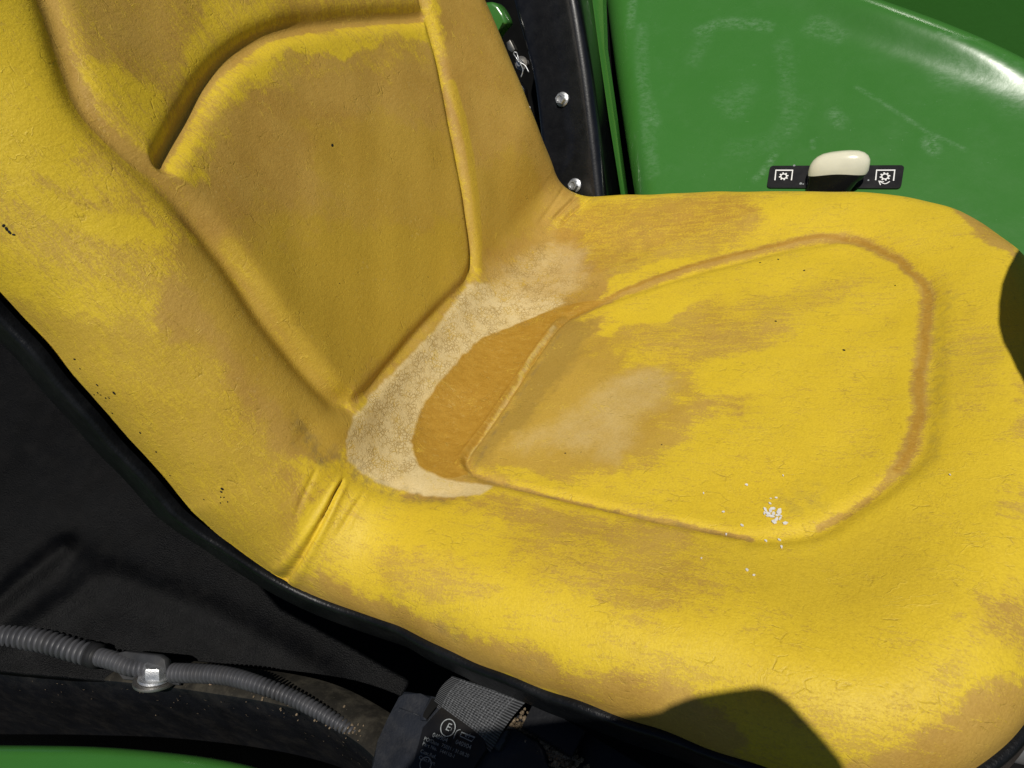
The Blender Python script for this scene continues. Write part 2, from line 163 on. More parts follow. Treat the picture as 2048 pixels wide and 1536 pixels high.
PAINT=[('poly','W',0.12,0.0222,0.0,[(-0.3971,-0.1147),(-0.3971,-0.0865),(-0.393,-0.063),(-0.3844,-0.0345),(-0.3632,-0.0494),(-0.3465,-0.0668),(-0.3255,-0.0875),(-0.3143,-0.0957),(-0.3078,-0.0999),(-0.2981,-0.1057),(-0.2871,-0.1104),(-0.2792,-0.1135),(-0.2683,-0.1174),(-0.2599,-0.1191),(-0.2543,-0.1199),(-0.2457,-0.1212),(-0.2342,-0.1222),(-0.2255,-0.123),(-0.2149,-0.1244),(-0.2126,-0.1272),(-0.2122,-0.1293),(-0.2139,-0.1328),(-0.2268,-0.1388),(-0.2372,-0.1432),(-0.251,-0.1499),(-0.2619,-0.1596),(-0.269,-0.167),(-0.2795,-0.1773),(-0.2913,-0.1885),(-0.2996,-0.1975),(-0.3146,-0.2017),(-0.3447,-0.1683),(-0.3685,-0.145)]),
('poly','W',0.48,0.0185,0.0,[(-0.2908,-0.1719),(-0.2838,-0.162),(-0.2765,-0.1554),(-0.2665,-0.1453),(-0.258,-0.1312),(-0.2519,-0.1199),(-0.2427,-0.1044),(-0.2335,-0.1007),(-0.2271,-0.1001),(-0.2173,-0.1005),(-0.2052,-0.1075),(-0.1963,-0.1134),(-0.1849,-0.1214),(-0.1784,-0.1292),(-0.1745,-0.1346),(-0.1713,-0.1423),(-0.1802,-0.1508),(-0.1879,-0.1567),(-0.1987,-0.1646),(-0.211,-0.1701),(-0.2196,-0.1736),(-0.2312,-0.179),(-0.2404,-0.1862),(-0.2466,-0.1917),(-0.2545,-0.1994),(-0.2589,-0.2054),(-0.2614,-0.2097),(-0.266,-0.212),(-0.2757,-0.1961),(-0.2833,-0.185)]),
('poly','W',0.15,0.0093,0.0,[(-0.2503,-0.1537),(-0.2478,-0.1469),(-0.2448,-0.141),(-0.2403,-0.1332),(-0.2353,-0.1283),(-0.2315,-0.1252),(-0.2262,-0.1212),(-0.2219,-0.12),(-0.219,-0.1197),(-0.2154,-0.12),(-0.2145,-0.1238),(-0.2142,-0.127),(-0.2149,-0.1319),(-0.2209,-0.1389),(-0.2257,-0.1441),(-0.2324,-0.1504),(-0.2396,-0.1526),(-0.2448,-0.1536)]),
('poly','W',0.25,0.0074,0.0,[(-0.2826,-0.1675),(-0.2777,-0.163),(-0.273,-0.1596),(-0.2663,-0.1548),(-0.259,-0.1502),(-0.2535,-0.1469),(-0.2471,-0.1437),(-0.2473,-0.1486),(-0.2485,-0.1533),(-0.251,-0.1596),(-0.2581,-0.1649),(-0.2637,-0.1686),(-0.271,-0.1727),(-0.2762,-0.1716),(-0.2795,-0.17)]),
('poly','W',0.95,0.0148,0.0,[(-0.1967,-0.1377),(-0.1891,-0.1338),(-0.1815,-0.1316),(-0.1685,-0.1291),(-0.1449,-0.1299),(-0.1259,-0.1311),(-0.1,-0.1326),(-0.0822,-0.1328),(-0.0705,-0.1327),(-0.0573,-0.134),(-0.0617,-0.1411),(-0.0672,-0.1468),(-0.0767,-0.1539),(-0.0972,-0.1575),(-0.1128,-0.1593),(-0.1331,-0.1614),(-0.1482,-0.1621),(-0.158,-0.1623),(-0.1711,-0.1612),(-0.1821,-0.153),(-0.1895,-0.1462)]),
('poly','W',0.62,0.0148,0.0,[(-0.2381,-0.2315),(-0.2237,-0.2108),(-0.211,-0.1909),(-0.1925,-0.1706),(-0.1778,-0.1597),(-0.1678,-0.1531),(-0.1511,-0.1453),(-0.1248,-0.1474),(-0.1042,-0.1507),(-0.0767,-0.1539),(-0.0629,-0.1508),(-0.0551,-0.1477),(-0.0433,-0.1472),(-0.0277,-0.166),(-0.0192,-0.1836),(-0.0202,-0.2136),(-0.0356,-0.2246),(-0.0495,-0.2325),(-0.0775,-0.2395),(-0.0985,-0.2415),(-0.1186,-0.2395),(-0.1514,-0.2375),(-0.1835,-0.2355),(-0.2041,-0.2335),(-0.2223,-0.2315),(-0.2307,-0.2315),(-0.2353,-0.2315)]),
('poly','W',0.95,0.0148,0.0,[(-0.1982,-0.0916),(-0.1767,-0.0916),(-0.1585,-0.0936),(-0.132,-0.0957),(-0.1047,-0.094),(-0.0843,-0.0922),(-0.0579,-0.0914),(-0.0511,-0.0992),(-0.0493,-0.1056),(-0.0472,-0.1144),(-0.0489,-0.1234),(-0.0505,-0.1293),(-0.055,-0.1362),(-0.0719,-0.1376),(-0.0852,-0.1378),(-0.1045,-0.1377),(-0.128,-0.1355),(-0.1447,-0.1336),(-0.1663,-0.1311),(-0.1812,-0.1293),(-0.1907,-0.1283),(-0.2018,-0.1253),(-0.2032,-0.1144),(-0.2026,-0.1045)]),
('poly','Y',0.55,0.0148,0.0,[(-0.1982,-0.0916),(-0.1767,-0.0916),(-0.1585,-0.0936),(-0.132,-0.0957),(-0.1047,-0.094),(-0.0843,-0.0922),(-0.0579,-0.0914),(-0.0511,-0.0992),(-0.0493,-0.1056),(-0.0472,-0.1144),(-0.0489,-0.1234),(-0.0505,-0.1293),(-0.055,-0.1362),(-0.0719,-0.1376),(-0.0852,-0.1378),(-0.1045,-0.1377),(-0.128,-0.1355),(-0.1447,-0.1336),(-0.1663,-0.1311),(-0.1812,-0.1293),(-0.1907,-0.1283),(-0.2018,-0.1253),(-0.2032,-0.1144),(-0.2026,-0.1045)]),
('poly','Y',0.8,0.0222,0.0,[(-0.2297,-0.218),(-0.2184,-0.1978),(-0.2079,-0.1853),(-0.1925,-0.1706),(-0.178,-0.1601),(-0.1676,-0.1532),(-0.1511,-0.1453),(-0.1292,-0.1491),(-0.1125,-0.1537),(-0.0901,-0.1593),(-0.0773,-0.1599),(-0.0699,-0.1596),(-0.0578,-0.1616),(-0.0368,-0.1751),(-0.024,-0.1883),(-0.0202,-0.2136),(-0.0352,-0.2238),(-0.048,-0.2315),(-0.0775,-0.2395),(-0.0985,-0.2415),(-0.1195,-0.2395),(-0.1514,-0.2375),(-0.1806,-0.2355),(-0.2003,-0.2335),(-0.2205,-0.2325),(-0.2252,-0.2315),(-0.2279,-0.2315)]),
('poly','W',0.62,0.0148,0.0,[(-0.3828,-0.0246),(-0.3673,0.0707),(-0.3438,0.1665),(-0.2997,0.2934),(-0.2692,0.2892),(-0.2505,0.2661),(-0.2307,0.2327),(-0.2437,0.1805),(-0.2567,0.1416),(-0.2707,0.0952),(-0.2745,0.0725),(-0.276,0.0599),(-0.2774,0.0419),(-0.2761,0.0233),(-0.2748,0.0106),(-0.272,-0.0081),(-0.2643,-0.0328),(-0.2584,-0.0516),(-0.2517,-0.0748),(-0.2501,-0.0843),(-0.2497,-0.089),(-0.251,-0.0951),(-0.2618,-0.099),(-0.2705,-0.1013),(-0.2824,-0.1031),(-0.2936,-0.0992),(-0.3014,-0.0957),(-0.3145,-0.088),(-0.3402,-0.0697),(-0.3606,-0.0555)]),
('poly','W',0.75,0.0111,0.0,[(-0.3336,-0.054),(-0.3301,-0.0349),(-0.3261,-0.0195),(-0.3191,-0.0021),(-0.3079,-0.0055),(-0.2992,-0.0109),(-0.2896,-0.0193),(-0.2926,-0.0323),(-0.2963,-0.0423),(-0.3014,-0.055),(-0.3076,-0.0626),(-0.312,-0.0672),(-0.3181,-0.0716),(-0.3243,-0.0669),(-0.3288,-0.0624)]),
('poly','W',0.25,0.0093,0.0,[(-0.3063,-0.089),(-0.3048,-0.0805),(-0.3023,-0.0733),(-0.298,-0.0636),(-0.2903,-0.0581),(-0.2841,-0.0545),(-0.2751,-0.0516),(-0.2658,-0.059),(-0.2592,-0.0659),(-0.2517,-0.0748),(-0.2516,-0.0811),(-0.2525,-0.0852),(-0.2552,-0.0903),(-0.2646,-0.0928),(-0.272,-0.0941),(-0.2822,-0.0953),(-0.2918,-0.0937),(-0.2987,-0.0922)]),
('poly','W',0.35,0.0093,0.0,[(-0.3085,0.0315),(-0.3034,0.0539),(-0.2974,0.0706),(-0.2893,0.0901),(-0.2848,0.0852),(-0.2822,0.0782),(-0.2791,0.0671),(-0.2791,0.0487),(-0.2796,0.0348),(-0.2798,0.0165),(-0.2775,0.0012),(-0.2756,-0.0091),(-0.2739,-0.0216),(-0.2763,-0.026),(-0.2786,-0.0281),(-0.2826,-0.0272),(-0.2921,-0.008),(-0.2999,0.0084)]),
('poly','W',1.0,0.0093,0.0,[(-0.2404,-0.0932),(-0.2461,-0.0706),(-0.2498,-0.0499),(-0.255,-0.0215),(-0.258,-0.0001),(-0.2598,0.0145),(-0.2615,0.0362),(-0.259,0.0585),(-0.2564,0.0746),(-0.2514,0.1006),(-0.2398,0.1421),(-0.2299,0.1757),(-0.2131,0.2163),(-0.1888,0.2121),(-0.1707,0.2021),(-0.1426,0.1863),(-0.1029,0.1639),(-0.0724,0.1481),(-0.0364,0.1151),(-0.0381,0.0345),(-0.044,-0.0213),(-0.0587,-0.0858),(-0.0856,-0.0946),(-0.1059,-0.0936),(-0.1341,-0.0929),(-0.1647,-0.0925),(-0.186,-0.0918),(-0.2121,-0.0911),(-0.2247,-0.093),(-0.2315,-0.0949)]),
('poly','W',0.14,0.0104,0.0,[(-0.2407,-0.0905),(-0.2443,-0.0809),(-0.2469,-0.0725),(-0.2505,-0.0603),(-0.2531,-0.0482),(-0.2548,-0.0396),(-0.2573,-0.0271),(-0.26,-0.0134),(-0.262,-0.0035),(-0.2645,0.0108),(-0.265,0.0254),(-0.2651,0.0358),(-0.2647,0.0516),(-0.2615,0.0699),(-0.2587,0.0834),(-0.2541,0.1036),(-0.247,0.1262),(-0.2414,0.143),(-0.2334,0.1668),(-0.2266,0.1874),(-0.222,0.2017),(-0.2157,0.2188),(-0.2116,0.2202),(-0.209,0.219),(-0.2071,0.2145),(-0.2138,0.1954),(-0.2195,0.18),(-0.2268,0.1599),(-0.2316,0.1452),(-0.2347,0.1358),(-0.239,0.1217),(-0.2439,0.1039),(-0.2473,0.0912),(-0.251,0.074),(-0.25,0.059),(-0.2486,0.0488),(-0.2471,0.0354),(-0.2479,0.0259),(-0.2486,0.0199),(-0.2498,0.0116),(-0.2515,0.0048),(-0.2528,0.0003),(-0.2539,-0.0064),(-0.2513,-0.0146),(-0.249,-0.0204),(-0.246,-0.0292),(-0.2438,-0.0395),(-0.2424,-0.0471),(-0.2403,-0.0562),(-0.237,-0.0581),(-0.2346,-0.0583),(-0.2311,-0.0591),(-0.227,-0.0616),(-0.2241,-0.0635),(-0.2206,-0.0665),(-0.2204,-0.0712),(-0.2207,-0.0747),(-0.2217,-0.0794),(-0.2251,-0.0832),(-0.2278,-0.0857),(-0.2315,-0.0888),(-0.2349,-0.0902),(-0.2373,-0.0911)]),
('poly','W',0.6,0.0222,0.0,[(-0.2538,-0.0395),(-0.2562,-0.015),(-0.2568,0.0031),(-0.2565,0.0307),(-0.2502,0.0635),(-0.2445,0.0887),(-0.2356,0.1251),(-0.2254,0.1579),(-0.2176,0.1812),(-0.2068,0.2101),(-0.1996,0.2127),(-0.1951,0.2107),(-0.1916,0.2029),(-0.2027,0.1702),(-0.2122,0.1445),(-0.2228,0.1114),(-0.2244,0.0846),(-0.2242,0.0668),(-0.2254,0.0458),(-0.2321,0.0429),(-0.2376,0.0435),(-0.2445,0.0416),(-0.2479,0.0279),(-0.2498,0.017),(-0.2506,0.0011),(-0.2429,-0.0185),(-0.2363,-0.0333),(-0.2286,-0.0535),(-0.2256,-0.0688),(-0.2241,-0.0787),(-0.224,-0.0874),(-0.234,-0.0736),(-0.2429,-0.06)]),
('poly','W',0.93,0.0074,0.0,[(-0.2435,0.0531),(-0.2416,0.0628),(-0.2388,0.0707),(-0.2349,0.0828),(-0.2314,0.1001),(-0.2288,0.1136),(-0.2243,0.1275),(-0.2157,0.1138),(-0.2092,0.1002),(-0.2027,0.0821),(-0.2081,0.0678),(-0.2134,0.0582),(-0.2208,0.0473),(-0.2296,0.0476),(-0.2362,0.0494)]),
('poly','W',0.97,0.0111,0.0,[(-0.2979,0.3004),(-0.3005,0.3145),(-0.2885,0.3155),(-0.2815,0.3155),(-0.2205,0.3145),(-0.1815,0.3125),(-0.1205,0.3035),(-0.0865,0.2985),(-0.0665,0.3015),(-0.0365,0.3065),(-0.0095,0.3105),(0.0025,0.3105),(0.0217,0.2894),(0.0153,0.2653),(0.0084,0.2487),(-0.0002,0.2231),(-0.0103,0.1837),(-0.0175,0.1538),(-0.0288,0.1221),(-0.0468,0.1316),(-0.0607,0.1435),(-0.0822,0.1591),(-0.1087,0.1737),(-0.1277,0.1842),(-0.1586,0.203),(-0.2112,0.239),(-0.2515,0.2648)]),
('poly','Y',1.0,0.0333,0.0,[(-0.1884,-0.0743),(-0.1786,-0.0402),(-0.1673,-0.0121),(-0.1493,0.0289),(-0.125,0.0706),(-0.1051,0.1026),(-0.0763,0.1432),(-0.0585,0.1432),(-0.048,0.1369),(-0.0364,0.1151),(-0.0403,0.0362),(-0.045,-0.0205),(-0.0587,-0.0858),(-0.0862,-0.0949),(-0.107,-0.0942),(-0.1341,-0.0929),(-0.1568,-0.0883),(-0.1722,-0.0843)]),
('poly','Y',0.55,0.0259,0.0,[(-0.2163,0.0357),(-0.1975,0.0846),(-0.1757,0.1297),(-0.1426,0.1863),(-0.1146,0.1801),(-0.0952,0.1663),(-0.0763,0.1432),(-0.0988,0.0949),(-0.1186,0.0602),(-0.1441,0.0229),(-0.1735,0.0213),(-0.195,0.0247)]),
('poly','Y',0.5,0.0185,0.0,[(-0.0982,0.1757),(-0.0942,0.2073),(-0.0881,0.2299),(-0.0772,0.2579),(-0.0525,0.2663),(-0.03,0.271),(-0.0054,0.2583),(-0.0105,0.2281),(-0.0171,0.2014),(-0.0252,0.165),(-0.0281,0.1433),(-0.0293,0.1299),(-0.0343,0.1181),(-0.0572,0.1358),(-0.0765,0.1518)]),
('line','Y',1.0,0.0022,0.0096,[(-0.1669,0.2156),(-0.1528,0.2103),(-0.1384,0.2043),(-0.1228,0.1964),(-0.1071,0.1872),(-0.0923,0.177),(-0.0778,0.1666),(-0.0627,0.1553),(-0.0496,0.1442),(-0.0417,0.136),(-0.0356,0.1286)]),
('line','W',0.72,0.0022,0.0089,[(-0.1669,0.2156),(-0.1528,0.2103),(-0.1384,0.2043),(-0.1228,0.1964),(-0.1071,0.1872),(-0.0923,0.177),(-0.0778,0.1666),(-0.0627,0.1553),(-0.0496,0.1442),(-0.0417,0.136),(-0.0356,0.1286)]),
('line','Y',0.9,0.003,0.0111,[(-0.1862,-0.0834),(-0.1635,-0.0839),(-0.1404,-0.0845),(-0.1172,-0.0859),(-0.0957,-0.0867),(-0.0788,-0.0853),(-0.0634,-0.0831)]),
('line','W',0.7,0.003,0.0089,[(-0.1862,-0.0834),(-0.1635,-0.0839),(-0.1404,-0.0845),(-0.1172,-0.0859),(-0.0957,-0.0867),(-0.0788,-0.0853),(-0.0634,-0.0831)]),
('line','W',1.0,0.0044,0.0096,[(-0.3487,-0.0717),(-0.332,-0.0826),(-0.3159,-0.0923),(-0.3006,-0.1001),(-0.2862,-0.105),(-0.2729,-0.1049),(-0.2606,-0.1021),(-0.2503,-0.0981),(-0.2404,-0.0932)]),
('line','W',1.0,0.003,0.0081,[(-0.2463,-0.0863),(-0.2486,-0.0788),(-0.2513,-0.0701),(-0.2547,-0.0585),(-0.2587,-0.0448),(-0.2636,-0.0285),(-0.2684,-0.012),(-0.2717,0.0031),(-0.2739,0.0183),(-0.275,0.034),(-0.2749,0.0507),(-0.2735,0.0688),(-0.2705,0.0886),(-0.2649,0.1114),(-0.258,0.1349),(-0.2514,0.1562),(-0.2442,0.178),(-0.2357,0.2032),(-0.2265,0.2289)]),
('line','W',0.85,0.0074,0.0111,[(-0.2362,-0.0981),(-0.2222,-0.097),(-0.2079,-0.0962),(-0.1935,-0.0958),(-0.1787,-0.0957)]),
('poly','W',0.45,0.0067,0.0,[(-0.2755,-0.1139),(-0.2691,-0.111),(-0.2626,-0.109),(-0.2531,-0.106),(-0.2424,-0.1032),(-0.2345,-0.1011),(-0.2231,-0.0987),(-0.2124,-0.0987),(-0.2047,-0.099),(-0.1959,-0.0999),(-0.197,-0.102),(-0.1992,-0.1037),(-0.2034,-0.1064),(-0.2129,-0.1105),(-0.2203,-0.1135),(-0.2303,-0.1172),(-0.24,-0.1195),(-0.2467,-0.1211),(-0.2558,-0.1223),(-0.2641,-0.1197),(-0.2699,-0.1173)]),
('poly','W',0.22,0.0222,0.0,[(0.0911,0.1258),(0.1605,0.1624),(0.2148,0.1853),(0.2822,0.203),(0.3115,0.1864),(0.3262,0.1697),(0.3427,0.1376),(0.3438,0.067),(0.3424,0.0153),(0.3373,-0.0413),(0.3165,-0.0693),(0.2997,-0.0863),(0.2755,-0.1078),(0.2469,-0.1118),(0.2251,-0.1115),(0.1909,-0.1101),(0.1447,-0.1044),(0.1074,-0.0994),(0.0583,-0.0889),(0.0473,-0.0618),(0.047,-0.0412),(0.0483,-0.0081),(0.0585,0.0376),(0.0677,0.0739)]),
('poly','W',0.14,0.0222,0.0,[(0.2815,0.2765),(0.3235,0.2635),(0.3515,0.2465),(0.3875,0.2105),(0.4115,0.1665),(0.4225,0.1295),(0.4305,0.0675),(0.4285,-0.0315),(0.4285,-0.0875),(0.4565,-0.1615),(0.3881,-0.1707),(0.3567,-0.1767),(0.3253,-0.1776),(0.2997,-0.1729),(0.281,-0.1688),(0.2566,-0.1615),(0.2505,-0.1464),(0.249,-0.1338),(0.2498,-0.1164),(0.2667,-0.1054),(0.2811,-0.0994),(0.3002,-0.091),(0.3148,-0.0783),(0.3247,-0.0691),(0.3372,-0.0496),(0.3431,0.0066),(0.347,0.0596),(0.349,0.1355),(0.3266,0.1907),(0.3042,0.2255)]),
('poly','W',0.56,0.0444,0.0,[(0.0173,0.2833),(0.097,0.2871),(0.1562,0.2834),(0.2235,0.2778),(0.2446,0.2643),(0.2533,0.2553),(0.2601,0.2436),(0.2406,0.2325),(0.2224,0.2247),(0.1965,0.2129),(0.1694,0.1993),(0.1503,0.1878),(0.1247,0.1715),(0.1067,0.156),(0.0953,0.1452),(0.0796,0.1338),(0.0659,0.1399),(0.0565,0.1469),(0.0426,0.1593),(0.0278,0.183),(0.0178,0.1993),(0.0068,0.2199),(0.0049,0.2414),(0.0045,0.2567)]),
('poly','B',0.5,0.0148,0.0,[(0.0173,0.2833),(0.0857,0.2897),(0.1375,0.2869),(0.1963,0.2824),(0.2112,0.2692),(0.2157,0.2605),(0.2179,0.2497),(0.1993,0.24),(0.1826,0.2333),(0.1596,0.2234),(0.141,0.2121),(0.1288,0.203),(0.1113,0.1889),(0.0915,0.1759),(0.0772,0.1666),(0.0576,0.1586),(0.041,0.1745),(0.0293,0.1892),(0.0163,0.2081),(0.0117,0.2347),(0.0093,0.2535)]),
('poly','W',0.62,0.0259,0.0,[(0.1003,0.2607),(0.1166,0.2673),(0.1318,0.2713),(0.1513,0.2741),(0.1643,0.2622),(0.1725,0.2526),(0.1795,0.2411),(0.166,0.2342),(0.1533,0.2296),(0.1361,0.2258),(0.1213,0.2369),(0.1106,0.2472)]),
('poly','W',0.18,0.0296,0.0,[(0.1977,0.2717),(0.2263,0.2731),(0.251,0.2714),(0.2827,0.2705),(0.3059,0.2631),(0.3209,0.2595),(0.3425,0.2545),(0.3555,0.2247),(0.365,0.2084),(0.3761,0.1864),(0.3789,0.1622),(0.3797,0.1455),(0.379,0.1266),(0.3694,0.1259),(0.3611,0.1284),(0.349,0.1355),(0.3357,0.1595),(0.3255,0.1793),(0.3081,0.2041),(0.2802,0.2128),(0.2582,0.2159),(0.2292,0.2222),(0.2139,0.2388),(0.2045,0.2528)]),
('poly','W',0.2,0.0074,0.0,[(0.0819,0.126),(0.0974,0.1365),(0.1101,0.1462),(0.1276,0.1593),(0.1435,0.1696),(0.1547,0.1766),(0.1663,0.1851),(0.1574,0.1872),(0.1479,0.1877),(0.1348,0.1873),(0.1227,0.1813),(0.1142,0.1761),(0.1024,0.1686),(0.0918,0.1602),(0.0845,0.1541),(0.076,0.1457),(0.0763,0.1372),(0.0777,0.1312)]),
('line','W',0.92,0.0074,0.0089,[(0.0745,0.1052),(0.0819,0.1136),(0.0918,0.1235),(0.109,0.1382),(0.1289,0.1537),(0.1485,0.1672),(0.1675,0.1786),(0.1839,0.1864),(0.1993,0.1925),(0.2152,0.1982),(0.2311,0.2026),(0.247,0.2067),(0.2625,0.2087),(0.278,0.2067),(0.2916,0.2021),(0.3008,0.1957),(0.3086,0.1874),(0.317,0.177),(0.3247,0.1658),(0.331,0.1553),(0.3357,0.1449),(0.3382,0.1353),(0.3394,0.1233),(0.3401,0.1057),(0.3399,0.0847),(0.3381,0.0605),(0.3361,0.0351),(0.3349,0.0113),(0.3337,-0.0098),(0.3319,-0.027),(0.3297,-0.0404),(0.3272,-0.0484),(0.3246,-0.0545)]),
('line','B',0.6,0.0052,0.0067,[(0.0745,0.1052),(0.0815,0.1148),(0.0911,0.1258),(0.1082,0.1411),(0.1281,0.1569),(0.1479,0.17),(0.1671,0.181),(0.1835,0.1888),(0.199,0.1949),(0.215,0.2003),(0.2309,0.2047),(0.2468,0.2087),(0.2624,0.2105),(0.2779,0.2082),(0.2915,0.2033),(0.3008,0.1969),(0.3085,0.1887),(0.3169,0.1783),(0.3246,0.1671),(0.3313,0.1562),(0.3363,0.1453),(0.3388,0.1353),(0.34,0.1231),(0.3407,0.1054),(0.3405,0.0845),(0.3384,0.0605),(0.3361,0.0351),(0.3349,0.0113),(0.3337,-0.0098),(0.3319,-0.027),(0.3297,-0.0404),(0.3272,-0.0484),(0.3246,-0.0545)]),
('line','W',0.7,0.003,0.0052,[(0.3246,-0.0545),(0.3186,-0.0645),(0.3123,-0.0738),(0.3049,-0.0814),(0.2975,-0.088),(0.2912,-0.0937),(0.2852,-0.0992)]),
('line','W',0.9,0.0019,0.0037,[(0.2495,-0.114),(0.2355,-0.1127),(0.2209,-0.1113),(0.2059,-0.1098),(0.1903,-0.108),(0.1743,-0.1052),(0.1569,-0.1023),(0.1357,-0.0998),(0.1141,-0.0974),(0.0949,-0.0944),(0.0786,-0.0915),(0.0677,-0.0887),(0.0588,-0.086)]),
('line','D',0.45,0.003,0.003,[(0.2495,-0.114),(0.2355,-0.1127),(0.2209,-0.1113),(0.2059,-0.1098),(0.1903,-0.108),(0.1743,-0.1052),(0.1569,-0.1023),(0.1357,-0.0998),(0.1141,-0.0974),(0.0949,-0.0944),(0.0786,-0.0915),(0.0677,-0.0887),(0.0588,-0.086)]),  # thin darker line along the near groove
('poly','W',0.08,0.0037,0.0,[(0.2722,-0.1008),(0.2813,-0.0927),(0.289,-0.0856),(0.2994,-0.0756),(0.3082,-0.0643),(0.3142,-0.0562),(0.322,-0.0438),(0.325,-0.0274),(0.3264,-0.0148),(0.3284,0.0056),(0.3298,0.0366),(0.3307,0.0616),(0.3314,0.0925),(0.3288,0.0983),(0.3265,0.0988),(0.3236,0.094),(0.3232,0.0626),(0.3232,0.0372),(0.3228,0.0064),(0.3209,-0.0109),(0.3195,-0.0211),(0.3166,-0.0347),(0.3096,-0.0458),(0.3041,-0.0532),(0.2962,-0.0636),(0.2865,-0.0736),(0.2794,-0.0806),(0.2711,-0.0898),(0.2701,-0.0952),(0.2704,-0.0984)]),
('poly','W',0.56,0.0296,0.0,[(0.0928,0.0894),(0.1101,0.1041),(0.1258,0.1133),(0.1485,0.1243),(0.1749,0.1255),(0.1937,0.1249),(0.2172,0.1226),(0.2288,0.1138),(0.2352,0.1067),(0.2427,0.0956),(0.2439,0.0773),(0.2439,0.0637),(0.2412,0.0473),(0.2255,0.0407),(0.2123,0.0372),(0.194,0.0342),(0.1784,0.0418),(0.1674,0.0493),(0.1515,0.0569),(0.1385,0.0477),(0.1299,0.0386),(0.1183,0.0312),(0.1076,0.049),(0.0996,0.066)]),
('poly','W',0.6,0.0222,0.0,[(0.1735,0.1028),(0.1915,0.1094),(0.2068,0.1129),(0.2257,0.1156),(0.2343,0.1071),(0.2389,0.0997),(0.2434,0.0893),(0.2386,0.0773),(0.2339,0.0685),(0.2259,0.0585),(0.21,0.0585),(0.1972,0.0599),(0.1811,0.0637),(0.1758,0.077),(0.1734,0.0882)]),
('poly','W',0.56,0.0163,0.0,[(0.1284,-0.0298),(0.1466,-0.0207),(0.1622,-0.0138),(0.1838,-0.0048),(0.2057,0.0015),(0.2212,0.0056),(0.2392,0.0092),(0.2407,0.0026),(0.2394,-0.0035),(0.2354,-0.0113),(0.2197,-0.0165),(0.2066,-0.0198),(0.188,-0.025),(0.1697,-0.0324),(0.1565,-0.038),(0.1399,-0.0441),(0.1331,-0.0403),(0.1295,-0.0362)]),
('poly','W',0.47,0.0163,0.0,[(0.1988,0.1161),(0.2194,0.1265),(0.2369,0.1334),(0.2601,0.1421),(0.2777,0.1466),(0.2894,0.1491),(0.3026,0.1506),(0.3004,0.1433),(0.2968,0.1368),(0.2896,0.1274),(0.272,0.1156),(0.2578,0.1069),(0.2391,0.0956),(0.2265,0.0894),(0.2183,0.0856),(0.2078,0.0829),(0.2024,0.0933),(0.1992,0.1029)]),
('poly','W',0.18,0.0074,0.0,[(0.1792,0.0002),(0.1824,0.0137),(0.1857,0.025),(0.193,0.0399),(0.2122,0.0489),(0.2274,0.0544),(0.2467,0.059),(0.2577,0.0481),(0.2642,0.0385),(0.2696,0.0265),(0.2582,0.0194),(0.2476,0.0149),(0.2327,0.0088),(0.2181,0.0035),(0.2077,-0.0),(0.1942,-0.0041),(0.1873,-0.0038),(0.1833,-0.003)]),
('poly','W',0.1,0.0052,0.0,[(0.0974,0.0964),(0.1094,0.1075),(0.1203,0.1151),(0.1357,0.1247),(0.152,0.1286),(0.1637,0.1305),(0.1763,0.1308),(0.1707,0.1188),(0.1642,0.1085),(0.1547,0.0961),(0.1415,0.093),(0.1313,0.0921),(0.1188,0.0893),(0.1167,0.0789),(0.1167,0.0704),(0.1156,0.0625),(0.1086,0.0726),(0.1025,0.0826)]),
('poly','W',0.9,0.0444,0.0,[(0.0466,0.0413),(0.0515,0.0647),(0.056,0.0788),(0.0635,0.0966),(0.0746,0.1),(0.0829,0.1002),(0.0952,0.0964),(0.1102,0.0721),(0.1205,0.0529),(0.1341,0.0318),(0.1465,0.0333),(0.1551,0.0376),(0.1672,0.039),(0.1796,0.0204),(0.188,0.0054),(0.1962,-0.0143),(0.1895,-0.0321),(0.183,-0.0444),(0.1722,-0.06),(0.1522,-0.0685),(0.1364,-0.0736),(0.115,-0.0802),(0.0995,-0.0831),(0.0894,-0.0847),(0.076,-0.0855),(0.0671,-0.0794),(0.0614,-0.0742),(0.054,-0.0624),(0.0505,-0.0287),(0.0484,0.0005)]),
('poly','Y',0.45,0.0148,0.0,[(0.0466,0.0413),(0.0603,0.064),(0.0729,0.0766),(0.0928,0.0894),(0.1212,0.0758),(0.1413,0.063),(0.1659,0.045),(0.18,0.0224),(0.1882,0.0065),(0.1962,-0.0143),(0.1896,-0.0323),(0.183,-0.0445),(0.1722,-0.06),(0.1523,-0.0687),(0.1366,-0.0739),(0.115,-0.0802),(0.097,-0.0814),(0.0845,-0.0818),(0.068,-0.0762),(0.0584,-0.0392),(0.0522,-0.0056)]),
('poly','G',0.42,0.0333,0.0,[(0.0967,-0.0271),(0.103,-0.0133),(0.1073,-0.0022),(0.1155,0.0133),(0.1335,0.0268),(0.1477,0.0363),(0.1659,0.045),(0.1756,0.0304),(0.1811,0.0172),(0.1863,0.0006),(0.1792,-0.0099),(0.1723,-0.0165),(0.1641,-0.0269),(0.1627,-0.0422),(0.1627,-0.0534),(0.1601,-0.0659),(0.145,-0.064),(0.1322,-0.0604),(0.1143,-0.0564),(0.0996,-0.0577),(0.0895,-0.0593),(0.0772,-0.0601),(0.0754,-0.0533),(0.0758,-0.0473),(0.0772,-0.0394),(0.0838,-0.035),(0.0892,-0.0325)]),
